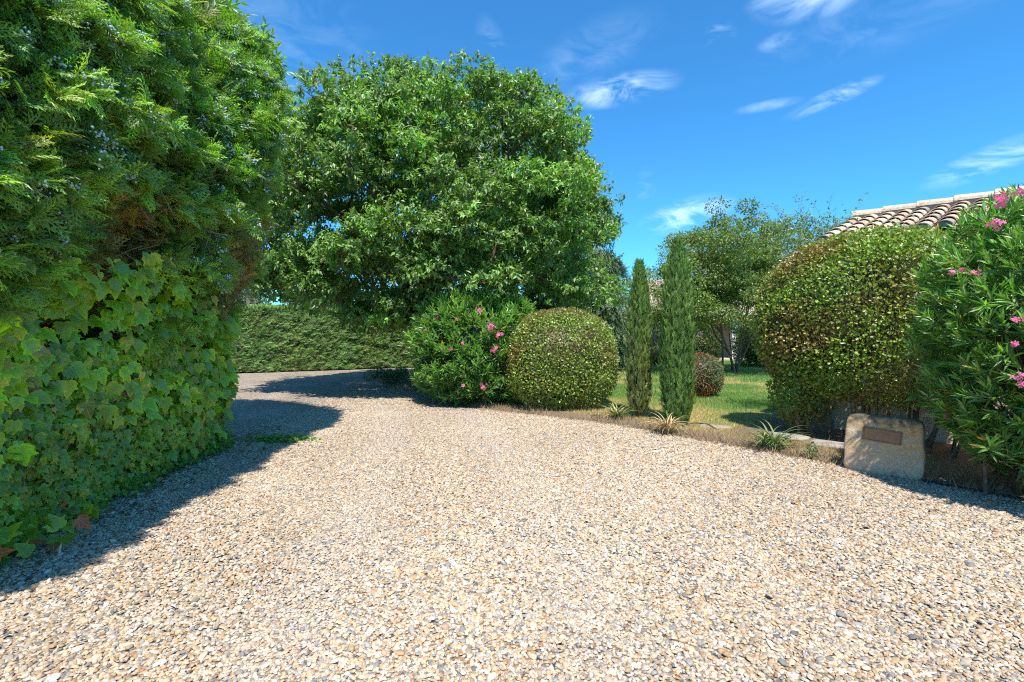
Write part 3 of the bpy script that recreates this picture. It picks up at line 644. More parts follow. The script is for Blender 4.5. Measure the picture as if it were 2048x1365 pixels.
extra = [(-4.6 + .24 * k + random.uniform(-.2, .2), 10.9 + random.uniform(-.3, .9), 2.6 - .75 * math.sin(k / 12 * 3.14) + random.uniform(-.15, .4)) for k in range(12)]
extra += [(-6.6 + .38 * k, 11.6 + random.uniform(-.3, .6), 2.9 + random.uniform(-.2, .45)) for k in range(6)]
extra += [(-6.7, 12.4, 3.2), (-6.7, 12.8, 4.0), (-6.7, 12.4, 5.0), (-6.5, 12.8, 6.0), (-5.9, 12.9, 6.7), (-6.2, 12.5, 5.5), (-6.5, 12.2, 4.5), (-6.8, 13.2, 5.6)]
dome_tree('broadleaf_tree', 'largest tree, wide domed crown of small green leaves beyond the drive', (-2.25, 12.75, 0), (-2.1, 13.3, 3.85), (4.4, 3.6, 4.2), 2.45, 300, .70, 900, L_OVAL, .115,
          (.108, .20, .038), .0115, gaps=[((-2.3, 9.7, 4.8), .8), ((-3.4, 9.8, 3.9), .55), ((-1.2, 9.8, 2.9), .6)], zmin=-.34, light=(.22, .30, .12), inner=.16, th=2.1, extra=extra)
dome_tree('broadleaf_tree', 'second tree with a dark trunk showing under thin foliage, right of the largest tree', (.55, 21.2, 0), (1.75, 21.2, 4.5), (2.7, 2.6, 3.7), 2.3, 80, .75, 560, L_OVAL, .15,
          (.06, .125, .028), .014, zmin=-.7, inner=.3, light=(.16, .24, .09))

# ------------------------------------------------------------------ oleanders
def oleander(name, label, base, c, rad, p, nshoot, tm, size, per, flowers, zmin=-1, col=(.11, .23, .034), col2=(.04, .11, .02), stems=26, corek=.6, up=.55, fl_s=.022, keep=None):
    root = thing(name, label, 'shrub', base); c = np.array(c, float); rad = np.array(rad, float)
    mb = MB(); S, G = super_dir(nshoot, p, zmin); P = c + S * rad * (1 - np.abs(rng.normal(0, .13, (len(S), 1))) + .13 * sines(S, 5, 8)[:, None]); G = nrm(G / rad)
    if keep is not None: k = keep(P); P, G, S = P[k], G[k], S[k]
    ctr = np.array([0, 0, up]); D = nrm(G * .7 + ctr + rng.normal(0, .3, (len(P), 3)))
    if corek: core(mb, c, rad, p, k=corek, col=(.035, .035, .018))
    for i in range(per):
        n = len(P); a = rng.uniform(0, 6.28, n); x = nrm(np.cross(D, rand_dir(n))); y = np.cross(D, x); side = x * np.cos(a)[:, None] + y * np.sin(a)[:, None]
        f = i / per; T = nrm(D * (.35 + 1.3 * f) + side * (1.15 - .8 * f) + rng.normal(0, .12, (n, 3)) + np.array([0, 0, -.12 * (1 - f)]))
        Q = P - D * ((1 - f) * size * 1.1)[..., None] if np.ndim(size) else P - D * (1 - f) * size * 1.1
        C = blend(colour(n, col2, .25), colour(n, col, .25), np.clip(f + .15 + .3 * S[:, 2], 0, 1)); ye = rng.random(n) < .012; C[ye] = colour(ye.sum(), (.45, .27, .04))  # lower leaves darkened and top ones lightened; light and shade put into the colour
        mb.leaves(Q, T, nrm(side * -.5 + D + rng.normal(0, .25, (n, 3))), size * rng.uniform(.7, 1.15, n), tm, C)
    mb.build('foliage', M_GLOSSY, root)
    mb = MB(); b = np.array(base, float)
    for q in rng.choice(len(P), stems, replace=False):
        s0 = b + rng.normal(0, .14, 3) * [1.6, 1.6, 0]; e = P[q]; mid = s0 * .5 + e * .5 + np.array([0, 0, .25]) + rng.normal(0, .06, 3)
        mb.tube([s0, s0 * .75 + mid * .25 + [0, 0, .15], mid, e], [.016, .014, .010, .004], 6, (.17, .13, .09))
    mb.build('stem', M_BARK, root)
    for fc, sp, m_ in flowers:
        if m_ <= 6: sp = sp * .55
        mb = MB(); fc = np.array(fc, float); Pf = fc + rand_dir(m_) * sp * rng.uniform(.3, 1, (m_, 1)); nn = nrm((Pf - fc) + np.array([-.2, -1.0, .4]) * sp)
        mb.leaves(Pf, rand_dir(m_), nn, fl_s * rng.uniform(.8, 1.3, m_), L_FLOWER, colour(m_, (.72, .13, .30), .22, .08))
        mb.build('flower_cluster', M_PETAL, root)
    return root
fl = []
for px, py, dd, sp, m_ in [(985, 655, 9.45, .10, 16), (995, 672, 9.45, .05, 6), (987, 697, 9.35, .07, 9), (968, 772, 9.35, .07, 9), (958, 622, 9.75, .07, 8), (965, 598, 10.2, .05, 5), (955, 612, 9.9, .05, 5), (875, 635, 9.9, .07, 6),
                           (912, 640, 9.7, .06, 6), (850, 662, 9.9, .06, 6), (900, 700, 9.4, .05, 4), (925, 686, 9.35, .03, 3), (927, 772, 9.4, .03, 3), (840, 640, 10.2, .04, 3), (898, 632, 9.8, .03, 3), (1000, 668, 9.5, .06, 7)]:
    fl.append((((px - 1024) / 967 * dd, dd, EYE + (660 - py) / 967 * dd), sp, m_))
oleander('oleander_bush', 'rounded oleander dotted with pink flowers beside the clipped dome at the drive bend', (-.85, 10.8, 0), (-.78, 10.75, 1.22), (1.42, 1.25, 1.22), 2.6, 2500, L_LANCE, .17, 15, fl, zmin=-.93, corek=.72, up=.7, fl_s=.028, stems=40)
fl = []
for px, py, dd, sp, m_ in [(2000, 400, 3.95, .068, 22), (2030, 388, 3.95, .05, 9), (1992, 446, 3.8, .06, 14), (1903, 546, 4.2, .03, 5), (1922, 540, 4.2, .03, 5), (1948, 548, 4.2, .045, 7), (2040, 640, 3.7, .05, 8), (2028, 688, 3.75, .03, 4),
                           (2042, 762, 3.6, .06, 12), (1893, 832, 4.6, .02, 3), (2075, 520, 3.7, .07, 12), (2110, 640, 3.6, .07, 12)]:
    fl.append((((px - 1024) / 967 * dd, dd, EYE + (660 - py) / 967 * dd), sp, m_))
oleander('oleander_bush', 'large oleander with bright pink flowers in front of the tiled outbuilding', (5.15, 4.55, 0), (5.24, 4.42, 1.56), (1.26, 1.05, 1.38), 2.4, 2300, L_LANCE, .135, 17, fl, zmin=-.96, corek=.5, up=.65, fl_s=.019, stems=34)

# ------------------------------------------------------------------ clipped dome and the other topiaries
root = thing('clipped_dome', 'tall smooth clipped dome of small green and bronze leaves beside the oleander on the bend', 'shrub', (1.0, 10.1, 0))
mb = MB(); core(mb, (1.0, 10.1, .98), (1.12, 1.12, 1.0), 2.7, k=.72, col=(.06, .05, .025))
topiary(mb, (1.0, 10.1, .98), (1.14, 1.12, 1.04), 2.7, 40000, L_ROUND, .040, (.16, .225, .035), (.19, .14, .04), .28, depth=.09, var=.38, lump=.035)
mb.build('foliage', M_GLOSSY, root)
root = thing('red_tipped_shrub', 'small round clipped shrub with red young leaves on the lawn', 'shrub', (4.47, 11.5, 0))
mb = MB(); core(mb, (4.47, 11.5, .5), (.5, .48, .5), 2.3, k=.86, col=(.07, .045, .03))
cR = np.array([4.47, 11.5, .52])
topiary(mb, cR, (.51, .5, .51), 2.4, 7500, L_OVAL, .05, (.10, .14, .05), (.17, .09, .065), .5, depth=.08, lump=.03)
S, G = super_dir(1500, 2.4); ok = (sines(S, 2.2, 77) - S[:, 0] * 1.0 - .25 * S[:, 1]) > .45; S = S[ok]; n = len(S)
mb.leaves(cR + S * .52, nrm(S + rng.normal(0, .4, (n, 3)) + [0, 0, .4]), rand_dir(n), rng.uniform(.035, .065, n), L_OVAL, colour(n, (.36, .05, .035), .3))
mb.build('foliage', M_LEAF, root)
# clipped hedge body in front of the outbuilding
WD = np.array([.66, -.751]); WN = np.array([-.751, -.66]); RZ = math.atan2(WD[1], WD[0]); WC = np.array([5.12, 7.66])
hb = thing('clipped_shrub', 'big rounded clipped shrub on short bare stems against the tiled outbuilding', 'shrub', (4.95, 6.8, 0))
mb = MB()
def keep_big(P):
    t = (P[:, :2] - WC) @ WD; thin = np.clip((t - .35) / .6, 0, .42) * (P[:, 2] < 2.5); return rng.random(len(P)) > thin + .12 * np.clip(sines(P, 3.2, 61) + .1, 0, 1)
PB = np.array([*(WC - WN * -.72 + WD * .62), 1.82]); PB[:2] = WC + WN * .74 + WD * .52
c0 = PB - np.array([*(WD * .55), 0])
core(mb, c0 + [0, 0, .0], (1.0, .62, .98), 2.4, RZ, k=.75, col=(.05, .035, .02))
topiary(mb, PB - [0, 0, .06] + [*(WD * .04), 0], (1.44, .71, 1.20), 2.5, 62000, L_ROUND, .042, (.17, .25, .032), (.20, .15, .04), .28, RZ, depth=.15, var=.34, lump=.05, keep=keep_big)
topiary(mb, (*(PB[:2] - WD * .78), .72), (.42, .42, .62), 2.2, 5200, L_ROUND, .042, (.13, .22, .03), (.18, .14, .04), .3, RZ, depth=.3, lump=.15)
mb.build('foliage', M_GLOSSY, hb)
mb = MB()
for k in range(22):
    t = random.uniform(-.9, 1.3); p0 = np.array([*(PB[:2] + WD * (t * .8) + WN * random.uniform(-.25, .25)), 0.]); e = np.array([*(PB[:2] + WD * t * 1.1 + WN * random.uniform(-.6, .6)), random.uniform(1.2, 2.6)])
    m_ = (p0 + e) / 2 + rng.normal(0, .07, 3); mb.tube([p0, p0 * .6 + m_ * .4, m_, e], [.024, .02, .014, .005], 6, (.20, .14, .09))
    for q in range(3):
        b_ = m_ + (e - m_) * random.random(); mb.tube([b_, b_ + rand_dir(1)[0] * .3], [.008, .003], 4, (.22, .14, .09))
mb.build('stem', M_BARK, hb)

# ------------------------------------------------------------------ slim cypresses
def cypress(label, x, y, h, r0, n, base_gap=.05, brown=.1, name='cypress_tree', col=(.065, .15, .024), thin=0., group='slim cypresses at the lawn edge', tm=L_CYP, size=.12, lean=0.0):
    root = thing(name, label, 'tree', (x, y, 0), group); mb = MB()
    t = rng.random(n) ** .85; z = base_gap + t * (h - base_gap); prof = r0 * np.interp(t, [0, .08, .3, .6, .85, 1], [.62, .9, 1.0, .92, .62, .10])
    a = rng.uniform(0, 6.28, n); q = np.stack([np.cos(a), np.sin(a), z * 1.1], 1)
    lum = .5 * sines(q * [1.6, 1.6, .9], 2.2, int(x * 10)) + .7 * sines(q * [4, 4, .7], 2.6, int(x * 7)); rr = prof * (1 + .36 * lum) * (1 - np.abs(rng.normal(0, .2, n))) * np.where(rng.random(n) < .05, 1.35, 1)
    P = np.stack([x + np.cos(a) * rr + lean * t, y + np.sin(a) * rr, z], 1); out = np.stack([np.cos(a), np.sin(a), 0 * a], 1)
    C = colour(n, col, .3); C = blend(C, colour(n, (.15, .25, .035), .25), np.clip(lum * 1.2, 0, 1)); br = np.clip(brown * (1.6 - 1.8 * t) + rng.normal(0, .12, n) - .1 * lum, 0, .9); C = blend(C, colour(n, (.15, .11, .05), .3), br)
    ok = rng.random(n) > thin * (1 - t) * (lum < .1)
    mb.leaves(P[ok], (nrm(out * .33 + np.array([0, 0, 1.]) + rng.normal(0, .22, (n, 3))))[ok], (nrm(out + rng.normal(0, .5, (n, 3))))[ok], size * rng.uniform(.6, 1.3, ok.sum()), tm, C[ok])
    zz = np.linspace(.12, h * .93, 12); nu = 9; th = np.linspace(0, 2 * np.pi, nu, endpoint=False); V = []
    for th_ in th:
        for z_ in zz: rr_ = .55 * r0 * np.interp(z_ / h, [0, .1, .3, .6, .85, 1], [.35, .8, 1, .92, .55, .1]); V.append((x + math.cos(th_) * rr_ + lean * z_ / h, y + math.sin(th_) * rr_, z_))
    mb.grid(np.array(V), nu, 12, np.array((.03, .028, .014)), True)  # dark inner column added to block light between the sprays
    mb.build('crown', M_MATT, root)
    mb = MB(); mb.tube([(x, y, 0), (x + .01, y, .3), (x, y, h * .5), (x + lean, y, h * .9)], [.06, .05, .03, .008], 8, (.13, .095, .065))
    for k in range(8):
        a_ = random.uniform(0, 6.28); mb.tube([(x, y, .1 + k * .05), (x + math.cos(a_) * r0 * .5, y + math.sin(a_) * r0 * .5, .45 + k * .07)], [.015, .006], 5, (.16, .115, .08))
    mb.build('trunk', M_BARK, root); return root
cypress('shorter thinner slim cypress with brown lower branches at the lawn edge', 2.26, 8.6, 2.74, .175, 8000, .12, .42, thin=.6)
cypress('taller dense green slim cypress standing at the lawn edge', 2.72, 7.95, 3.0, .225, 15000, .05, .05)

# ------------------------------------------------------------------ crape myrtle and the garden beyond the lawn
def vase_tree(name, label, base, c, rad, nclump, cr, per, leaf, size, col, nstem, r_tip, alt=None, mat=M_LEAF, flat=.6, th=1.4):
    root = thing(name, label, 'tree', base); b = np.array(base, float); c = np.array(c, float); mb = MB()
    S, G = super_dir(nclump, 2.3, -.75); cen = c + S * np.array(rad) * rng.uniform(.35, 1.0, (len(S), 1)) * (1 + .2 * sines(S * 3, 1.3, 17)[:, None])
    ang = rng.permutation(nstem); grp = np.argmin([[abs(((math.atan2(q[1] - c[1], q[0] - c[0]) - 2 * math.pi * k / nstem + math.pi) % (2 * math.pi)) - math.pi) for k in range(nstem)] for q in cen], axis=1)
    for k in range(nstem):
        tg = cen[grp == k]
        if len(tg) == 0: continue
        s0 = b + np.array([rng.normal(0, .2), rng.normal(0, .16), 0]); m_ = tg.mean(0); tr = [s0, s0 + (m_ - s0) * [.12, .12, .2] + rng.normal(0, .04, 3), s0 + (m_ - s0) * [.35, .35, .42] + rng.normal(0, .06, 3), s0 + (m_ - s0) * .7]
        nodes, rd, paths = grow(tr, tg, r_tip, .5, .35, .06, .08, .2); limbs(mb, nodes, rd, paths, (.22, .155, .11), 6, 1.2)
    mb.build('trunk', M_BARK, root); mb = MB()
    clump_leaves(mb, cen, np.full(len(cen), cr) * rng.uniform(.7, 1.3, len(cen)), per, leaf, size, col, .15, flat=flat, light=alt); mb.build('crown', mat, root); return root
vase_tree('crape_myrtle_tree', 'open many-stemmed tree with yellowish green leaves behind the slim cypresses', (8.1, 17.8, 0), (8.0, 17.3, 3.35), (3.3, 2.3, 2.3), 330, .44, 330, L_OVAL, .085, (.10, .165, .028), 8, .0050, alt=(.32, .27, .04))
vase_tree('olive_tree', 'small grey-green olive tree in front of the far house', (6.4, 22.5, 0), (6.5, 22.5, 2.15), (1.0, .9, .75), 26, .42, 330, L_OVAL, .09, (.17, .22, .15), 2, .012, mat=M_MATT)
def bush(name, label, c, rad, n, size, col, alt, tm=L_OVAL, p=2.2, group=None, depth=.16, lump=.12, mat=M_MATT, corek=.72):
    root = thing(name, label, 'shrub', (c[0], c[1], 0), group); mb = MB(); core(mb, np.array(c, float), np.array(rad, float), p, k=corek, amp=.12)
    topiary(mb, c, rad, p, n, tm, size, col, alt, .35, depth=depth, lump=lump); mb.build('foliage', mat, root); return root
bush('garden_bush', 'dark green bush at the far lawn edge behind the shorter slim cypress', (5.2, 24, 1.0), (1.5, 1.0, 1.25), 9000, .10, (.06, .11, .035), (.08, .10, .04))
bush('garden_bush', 'low rounded dark bush with small leaves in front of the olive tree', (6.35, 21.2, .42), (.48, .45, .46), 3000, .06, (.06, .105, .03), (.09, .10, .03))
bush('garden_bush', 'leafy green bush below the house eaves behind the crape myrtle', (11.0, 20.5, .95), (1.7, .8, 1.15), 12000, .09, (.08, .16, .03), (.12, .16, .03))
bush('garden_bush', 'loose green bush in front of the shaded house porch', (8.35, 21.6, 1.0), (.95, .6, 1.05), 6000, .10, (.07, .13, .03), (.11, .14, .03), corek=.5, lump=.25)
bush('garden_bush', 'pale green feathery bush between the clipped dome and shorter cypress', (3.9, 20, 1.7), (1.0, .9, 1.75), 9000, .11, (.10, .16, .07), (.14, .15, .07))
bush('garden_bush', 'light green leafy bush rising above the clipped dome and oleander', (.9, 15.3, 1.65), (1.0, .8, 1.25), 8500, .11, (.12, .19, .06), (.09, .14, .04))
bush('garden_bush', 'trailing dark green shrub in shade behind the oleander with pink flowers', (-1.3, 13.9, .9), (.7, .7, 1.1), 5000, .09, (.05, .10, .03), (.06, .09, .03))
# dark conifers behind the dome
def conifer(label, x, y, h, r0, n, col, name='conifer_tree', droop=-.45, z0=.4, power=.8, tiers=0, size=.3):
    root = thing(name, label, 'tree', (x, y, 0)); mb = MB(); t = rng.random(n) ** 1.15; z = z0 + t * (h - z0); a = rng.uniform(0, 6.28, n)
    prof = r0 * (1 - t) ** power * (1 + .25 * np.sin(a * 3 + z * 2)); 
    if tiers: prof = prof * (.55 + .45 * np.abs(np.sin(z * tiers)))
    rr = prof * rng.uniform(.5, 1.05, n); P = np.stack([x + np.cos(a) * rr, y + np.sin(a) * rr, z + .1 * rng.normal(size=n)], 1); out = np.stack([np.cos(a), np.sin(a), np.full(n, droop)], 1)
    mb.leaves(P, nrm(out + rng.normal(0, .35, (n, 3))), nrm(np.array([0, 0, 1.]) + rng.normal(0, .5, (n, 3))), rng.uniform(.5, 1.2, n) * size, L_SPRAY3, colour(n, col, .28)); mb.build('crown', M_MATT, root)
    mb = MB(); mb.tube([(x, y, 0), (x, y, h * .5), (x, y, h * .97)], [.16, .1, .015], 8, (.11, .08, .055))
    for k in range(26):
        z_ = z0 + (h - z0) * k / 27; a_ = k * 2.4; r_ = r0 * (1 - k / 27) ** power * .85; mb.tube([(x, y, z_), (x + math.cos(a_) * r_, y + math.sin(a_) * r_, z_ + droop * r_ * .3)], [.03, .008], 5, (.12, .085, .06))
    mb.build('trunk', M_BARK, root)
conifer('dark weeping conifer rising directly behind the clipped dome', 3.25, 18.2, 4.6, .95, 7500, (.045, .10, .035), droop=-1.2, power=.35)
conifer('blue-green pine with open branches left of the shorter slim cypress', 5.9, 27.5, 5.6, 1.8, 3000, (.05, .10, .05), name='pine_tree', droop=.1, tiers=4.0, z0=1.8, size=.35)
conifer('small blue-green conifer showing over the far hedge', -10.3, 25.5, 3.6, 1.6, 4500, (.07, .14, .08), droop=.1)
for k, (x, y, h) in enumerate([(-19, 33, 4.6), (-14, 35, 4.9), (-9, 36, 4.6), (-3.5, 37, 4.2), (1.5, 36, 3.4), (4.2, 31, 3.0), (-24, 30, 3.4)]):
    bush('background_tree', ['low distant tree beyond the left end of the far hedge', 'distant tree behind the small conifer over the hedge', 'distant tree beyond the hedge left of the main trunk', 'distant tree beyond the hedge behind the main trunk', 'distant tree behind the second dark trunk', 'distant tree left of the open pine', 'outermost distant tree beyond the hedge behind the juniper'][k], (x, y, h * .5), (2.8, 1.6, h * .55), 5000, .22, (.06, .11, .04), (.08, .11, .04), corek=.8)

# ------------------------------------------------------------------ strap-leaved plants, small plants at the drive edge
def straps(name, label, x, y, n, L0, w, col, alt, altp, up=.9, z=.03, group='strap-leaved clumps along the drive edge'):
    mb = MB(); a = rng.uniform(0, 6.28, n); sp = rng.uniform(.15, 1.0, n); T = nrm(np.stack([np.cos(a) * sp, np.sin(a) * sp, np.full(n, up)], 1)); side = np.stack([np.cos(a), np.sin(a), 0 * a], 1)
    P = np.stack([rng.normal(0, .035, n), rng.normal(0, .035, n), np.full(n, 0.)], 1)
    Nn = nrm(np.array([0, 0, 1.]) * 1 - side * .6 + rng.normal(0, .1, (n, 3))); C = blend(colour(n, col, .2), colour(n, alt, .2), (rng.random(n) < altp).astype(float))
    mb.leaves(P, T, Nn, L0 * rng.uniform(.55, 1.1, n), blade(7, w, 1.0), C); o = mb.build(name, M_DRY); o.location = (x, y, z); return tag(o, label, 'plant', group)
G1, Y1, S1 = (.10, .17, .035), (.34, .33, .10), (.50, .36, .19)
straps('strap_leaf_plant', 'yellow-green striped strap-leaved clump between the clipped dome and shorter cypress', 1.84, 8.5, 70, .46, .028, G1, Y1, .6)
straps('strap_leaf_plant', 'smallest pale strap-leaved tuft touching the clipped dome', 1.55, 8.75, 18, .24, .03, S1, Y1, .5)
straps('strap_leaf_plant', 'dried straw-coloured strap-leaved clump in front of the taller cypress', 2.40, 7.42, 80, .50, .026, S1, (.42, .34, .14), .4)
straps('strap_leaf_plant', 'green strap-leaved clump nearest the inscribed stone block', 3.47, 6.42, 110, .52, .024, (.11, .19, .045), (.30, .30, .11), .22)
root = thing('low_shrub', 'low dark sparse shrub with white-edged leaves at the inner bend of the drive', 'shrub', (-3.4, 14.0, 0)); mb = MB()
cen = np.array([(-3.4 + rng.normal(0, .32), 14 + rng.normal(0, .3), rng.uniform(.12, .42)) for _ in range(16)])
clump_leaves(mb, cen, np.full(16, .17), 110, L_ROUND, .05, (.045, .085, .03), light=(.25, .27, .16)); mb.build('foliage', M_LEAF, root)
mb = MB(); [mb.tube([(-3.4, 14, 0), (c_ + np.array([-3.4, 14, 0])) / 2 + rng.normal(0, .03, 3), c_], [.012, .008, .004], 5, (.2, .15, .1)) for c_ in cen]; mb.build('stem', M_BARK, root)
root = thing('garden_weed', 'small leafy seedling hugging the side of the stone block', 'plant', (3.72, 5.95, 0)); mb = MB()
clump_leaves(mb, np.array([(3.72, 5.95, .08), (3.70, 5.93, .17)]), np.array([.10, .06]), 45, L_ROUND, .035, (.07, .14, .04)); mb.build('foliage', M_LEAF, root)
mb = MB(); mb.tube([(3.72, 5.95, 0), (3.70, 5.94, .12), (3.68, 5.97, .2)], [.006, .004, .002], 5, (.2, .18, .1)); mb.build('stem', M_BARK, root)

# grass: live on the lawn, dead along the edge
def scatter(n, x0, x1, y0, y1): return np.stack([rng.uniform(x0, x1, n), rng.uniform(y0, y1, n), np.zeros(n)], 1)
P = scatter(150000, 1.0, 8.5, 5.6, 14); P = P[inside(P, ISLAND)]; wl = ((P[:, :2] - WC) @ WN < 1.5) & ((P[:, :2] - WC) @ WD > -.9); P = P[(edge_dist(P) > .45) & ~wl]; n = len(P); C = turf_col(P) * np.exp(rng.normal(0, .3, (n, 1))) * 1.15; P[:, 2] = lawn_z(P)
mb = MB(); mb.leaves(P, nrm(np.array([0, 0, 1.]) + rng.normal(0, .5, (n, 3))), rand_dir(n), rng.uniform(.025, .06, n) * np.interp(P[:, 1], [6, 14], [.9, 1.3]), T_([(-.07, 0, 0), (.07, 0, 0), (0, 1, -.2)], [(0, 1, 2)]), C)
P = scatter(60000, 3.0, 13, 14, 24); P = P[inside(P, ISLAND)]; n = len(P); C = turf_col(P) * np.exp(rng.normal(0, .25, (n, 1))) * 1.15; P[:, 2] = .04
mb.leaves(P, nrm(np.array([0, 0, 1.]) + rng.normal(0, .5, (n, 3))), rand_dir(n), rng.uniform(.05, .10, n), T_([(-.09, 0, 0), (.09, 0, 0), (0, 1, -.2)], [(0, 1, 2)]), C)
tag(mb.build('grass', M_MATT), 'short green lawn grass with dry patches', 'grass', kind='stuff')
P = scatter(420000, -4.2, 5.6, 4.2, 15); ok = inside(P, ISLAND); ed = edge_dist(P); ok = (ok & (ed < 1.1) & (rng.random(len(P)) < np.clip(1 - ed / 1.15, 0, 1) * np.clip(.75 + sines(P, 2.4, 71), .12, 1))) | (~ok & (ed < .09) & (rng.random(len(P)) < .4)); P = P[ok]; n = len(P)
C = blend(colour(n, (.42, .30, .18), .28), colour(n, (.26, .17, .10), .3), rng.random(n)); g = rng.random(n) < .05; C[g] = colour(g.sum(), (.10, .15, .04)); P[:, 2] = .01
mb = MB(); mb.leaves(P, nrm(np.array([0, 0, .75]) + rng.normal(0, .6, (n, 3))), rand_dir(n), rng.uniform(.03, .14, n), T_([(-.04, 0, 0), (.04, 0, 0), (0, 1, -.25)], [(0, 1, 2)]), C)
P = scatter(9000, -1.5, 5.6, 4.2, 10); ed = edge_dist(P); P = P[inside(P, ISLAND) & (ed < .9)]; g = sines(P, 5, 12); P = P[g > .35]; n = len(P)
mb.leaves(P, nrm(np.array([0, 0, 1.]) + rng.normal(0, .3, (n, 3))), rand_dir(n), rng.uniform(.08, .2, n), T_([(-.018, 0, 0), (.018, 0, 0), (0, 1, -.2)], [(0, 1, 2)]), colour(n, (.46, .36, .22), .25))
P = scatter(9000, -1.5, 5.6, 4.2, 10); P = P[inside(P, ISLAND) & (edge_dist(P) < 1.0)]; P = P[sines(P, 6, 19) > .5]; n = len(P)
mb.leaves(P + [0, 0, .02], nrm(np.array([0, 0, .6]) + rng.normal(0, .6, (n, 3))), rand_dir(n), rng.uniform(.03, .07, n), L_OVAL, colour(n, (.10, .16, .045), .3))
tag(mb.build('dry_grass', M_DRY), 'withered brown grass and thatch lining the edge of the drive', 'dry grass', kind='stuff')

# fallen blossoms
for k, (x, y, l) in enumerate([(-1.21, 10.35, 'left one of two fallen pink blossoms on the gravel below the oleander'), (-1.12, 10.30, 'right one of two fallen pink blossoms on the gravel below the oleander')]):
    mb = MB(); m_ = 4; Pf = np.stack([rng.normal(x, .015, m_), rng.normal(y, .015, m_), rng.uniform(.02, .05, m_)], 1); mb.leaves(Pf, rand_dir(m_) * [1, 1, .2], rand_dir(m_) * .4 + np.array([0, -.3, 1]), np.full(m_, .028), L_FLOWER, colour(m_, (.72, .2, .5), .15))
    tag(mb.build('fallen_flower', M_PETAL), l, 'flower', 'fallen blossoms under the oleander')

# ------------------------------------------------------------------ paving slabs, stone block, pipes
M_STONE = None
def mat_stone():
    m, t = base_mat('ochre_stone'); L = t.links.new
    out = N_(t, 'ShaderNodeOutputMaterial'); p = N_(t, 'ShaderNodeBsdfPrincipled'); p.inputs['Roughness'].default_value = .9; p.inputs['Specular IOR Level'].default_value = .2
    tcn = N_(t, 'ShaderNodeTexCoord'); n1 = N_(t, 'ShaderNodeTexNoise'); n1.inputs['Scale'].default_value = 3.4; n1.inputs['Detail'].default_value = 9; n1.inputs['Roughness'].default_value = .68; n1.inputs['Distortion'].default_value = .6; L(tcn.outputs['Object'], n1.inputs['Vector'])
    r = N_(t, 'ShaderNodeValToRGB'); L(n1.outputs[0], r.inputs[0]); e = r.color_ramp.elements
    for i, (pos, c) in enumerate([(.34, (.42, .31, .21)), (.45, (.56, .39, .22)), (.51, (.62, .38, .14)), (.57, (.54, .42, .28)), (.68, (.70, .57, .38))]):
        el = e[i] if i < 2 else e.new(pos); el.position = pos; el.color = (*c, 1)
    n3 = N_(t, 'ShaderNodeTexNoise'); n3.inputs['Scale'].default_value = 42; n3.inputs['Detail'].default_value = 6; n3.inputs['Roughness'].default_value = .75; L(tcn.outputs['Object'], n3.inputs['Vector'])
    mr = N_(t, 'ShaderNodeMapRange'); mr.inputs[1].default_value = .3; mr.inputs[2].default_value = .7; mr.inputs[3].default_value = .72; mr.inputs[4].default_value = 1.22; L(n3.outputs[0], mr.inputs[0])
    s1 = N_(t, 'ShaderNodeVectorMath', operation='SCALE'); L(r.outputs[0], s1.inputs[0]); L(mr.outputs[0], s1.inputs['Scale'])
    sz = N_(t, 'ShaderNodeSeparateXYZ'); L(tcn.outputs['Object'], sz.inputs[0]); lo = N_(t, 'ShaderNodeMapRange'); lo.inputs[1].default_value = .12; lo.inputs[2].default_value = .42; lo.inputs[3].default_value = .75; lo.inputs[4].default_value = .1
    L(sz.outputs['Z'], lo.inputs[0]); gm = N_(t, 'ShaderNodeMix', data_type='RGBA'); L(lo.outputs[0], gm.inputs[0]); L(s1.outputs[0], gm.inputs[6]); sg = N_(t, 'ShaderNodeVectorMath', operation='SCALE'); sg.inputs[0].default_value = (.62, .45, .32); L(mr.outputs[0], sg.inputs['Scale']); L(sg.outputs[0], gm.inputs[7]); s1 = gm
    # dark lichen on the upper edge, broken up by noise
    sx = N_(t, 'ShaderNodeSeparateXYZ'); L(tcn.outputs['Object'], sx.inputs[0])
    n4 = N_(t, 'ShaderNodeTexNoise'); n4.inputs['Scale'].default_value = 14; n4.inputs['Detail'].default_value = 7; L(tcn.outputs['Object'], n4.inputs['Vector'])
    ad = N_(t, 'ShaderNodeMath', operation='MULTIPLY_ADD'); ad.inputs[1].default_value = .42; L(n4.outputs[0], ad.inputs[0]); L(sx.outputs['Z'], ad.inputs[2])
    m4 = N_(t, 'ShaderNodeMapRange'); m4.inputs[1].default_value = .72; m4.inputs[2].default_value = .82; L(ad.outputs[0], m4.inputs[0])
    mx_ = N_(t, 'ShaderNodeMix', data_type='RGBA'); L(m4.outputs[0], mx_.inputs[0]); L(s1.outputs[2], mx_.inputs[6]); mx_.inputs[7].default_value = (.14, .12, .08, 1)
    L(mx_.outputs[2], p.inputs['Base Color'])
    b = N_(t, 'ShaderNodeBump'); b.inputs['Strength'].default_value = .55; b.inputs['Distance'].default_value = .02; L(n3.outputs[0], b.inputs['Height']); L(b.outputs[0], p.inputs['Normal']); L(p.outputs[0], out.inputs[0]); return m
M_STONE = mat_stone()
st = thing('stone_block', 'upright ochre stone block with an inset blank copper plate beside the drive', 'stone', (4.10, 5.33, 0))
SD = np.array([.60, -.60]) / math.hypot(.6, .6); SN = np.array([-SD[1], SD[0]]) * -1   # run and outward face
SN = np.array([-.707, -.707])
W_, H_, D_ = .72, .655, .13
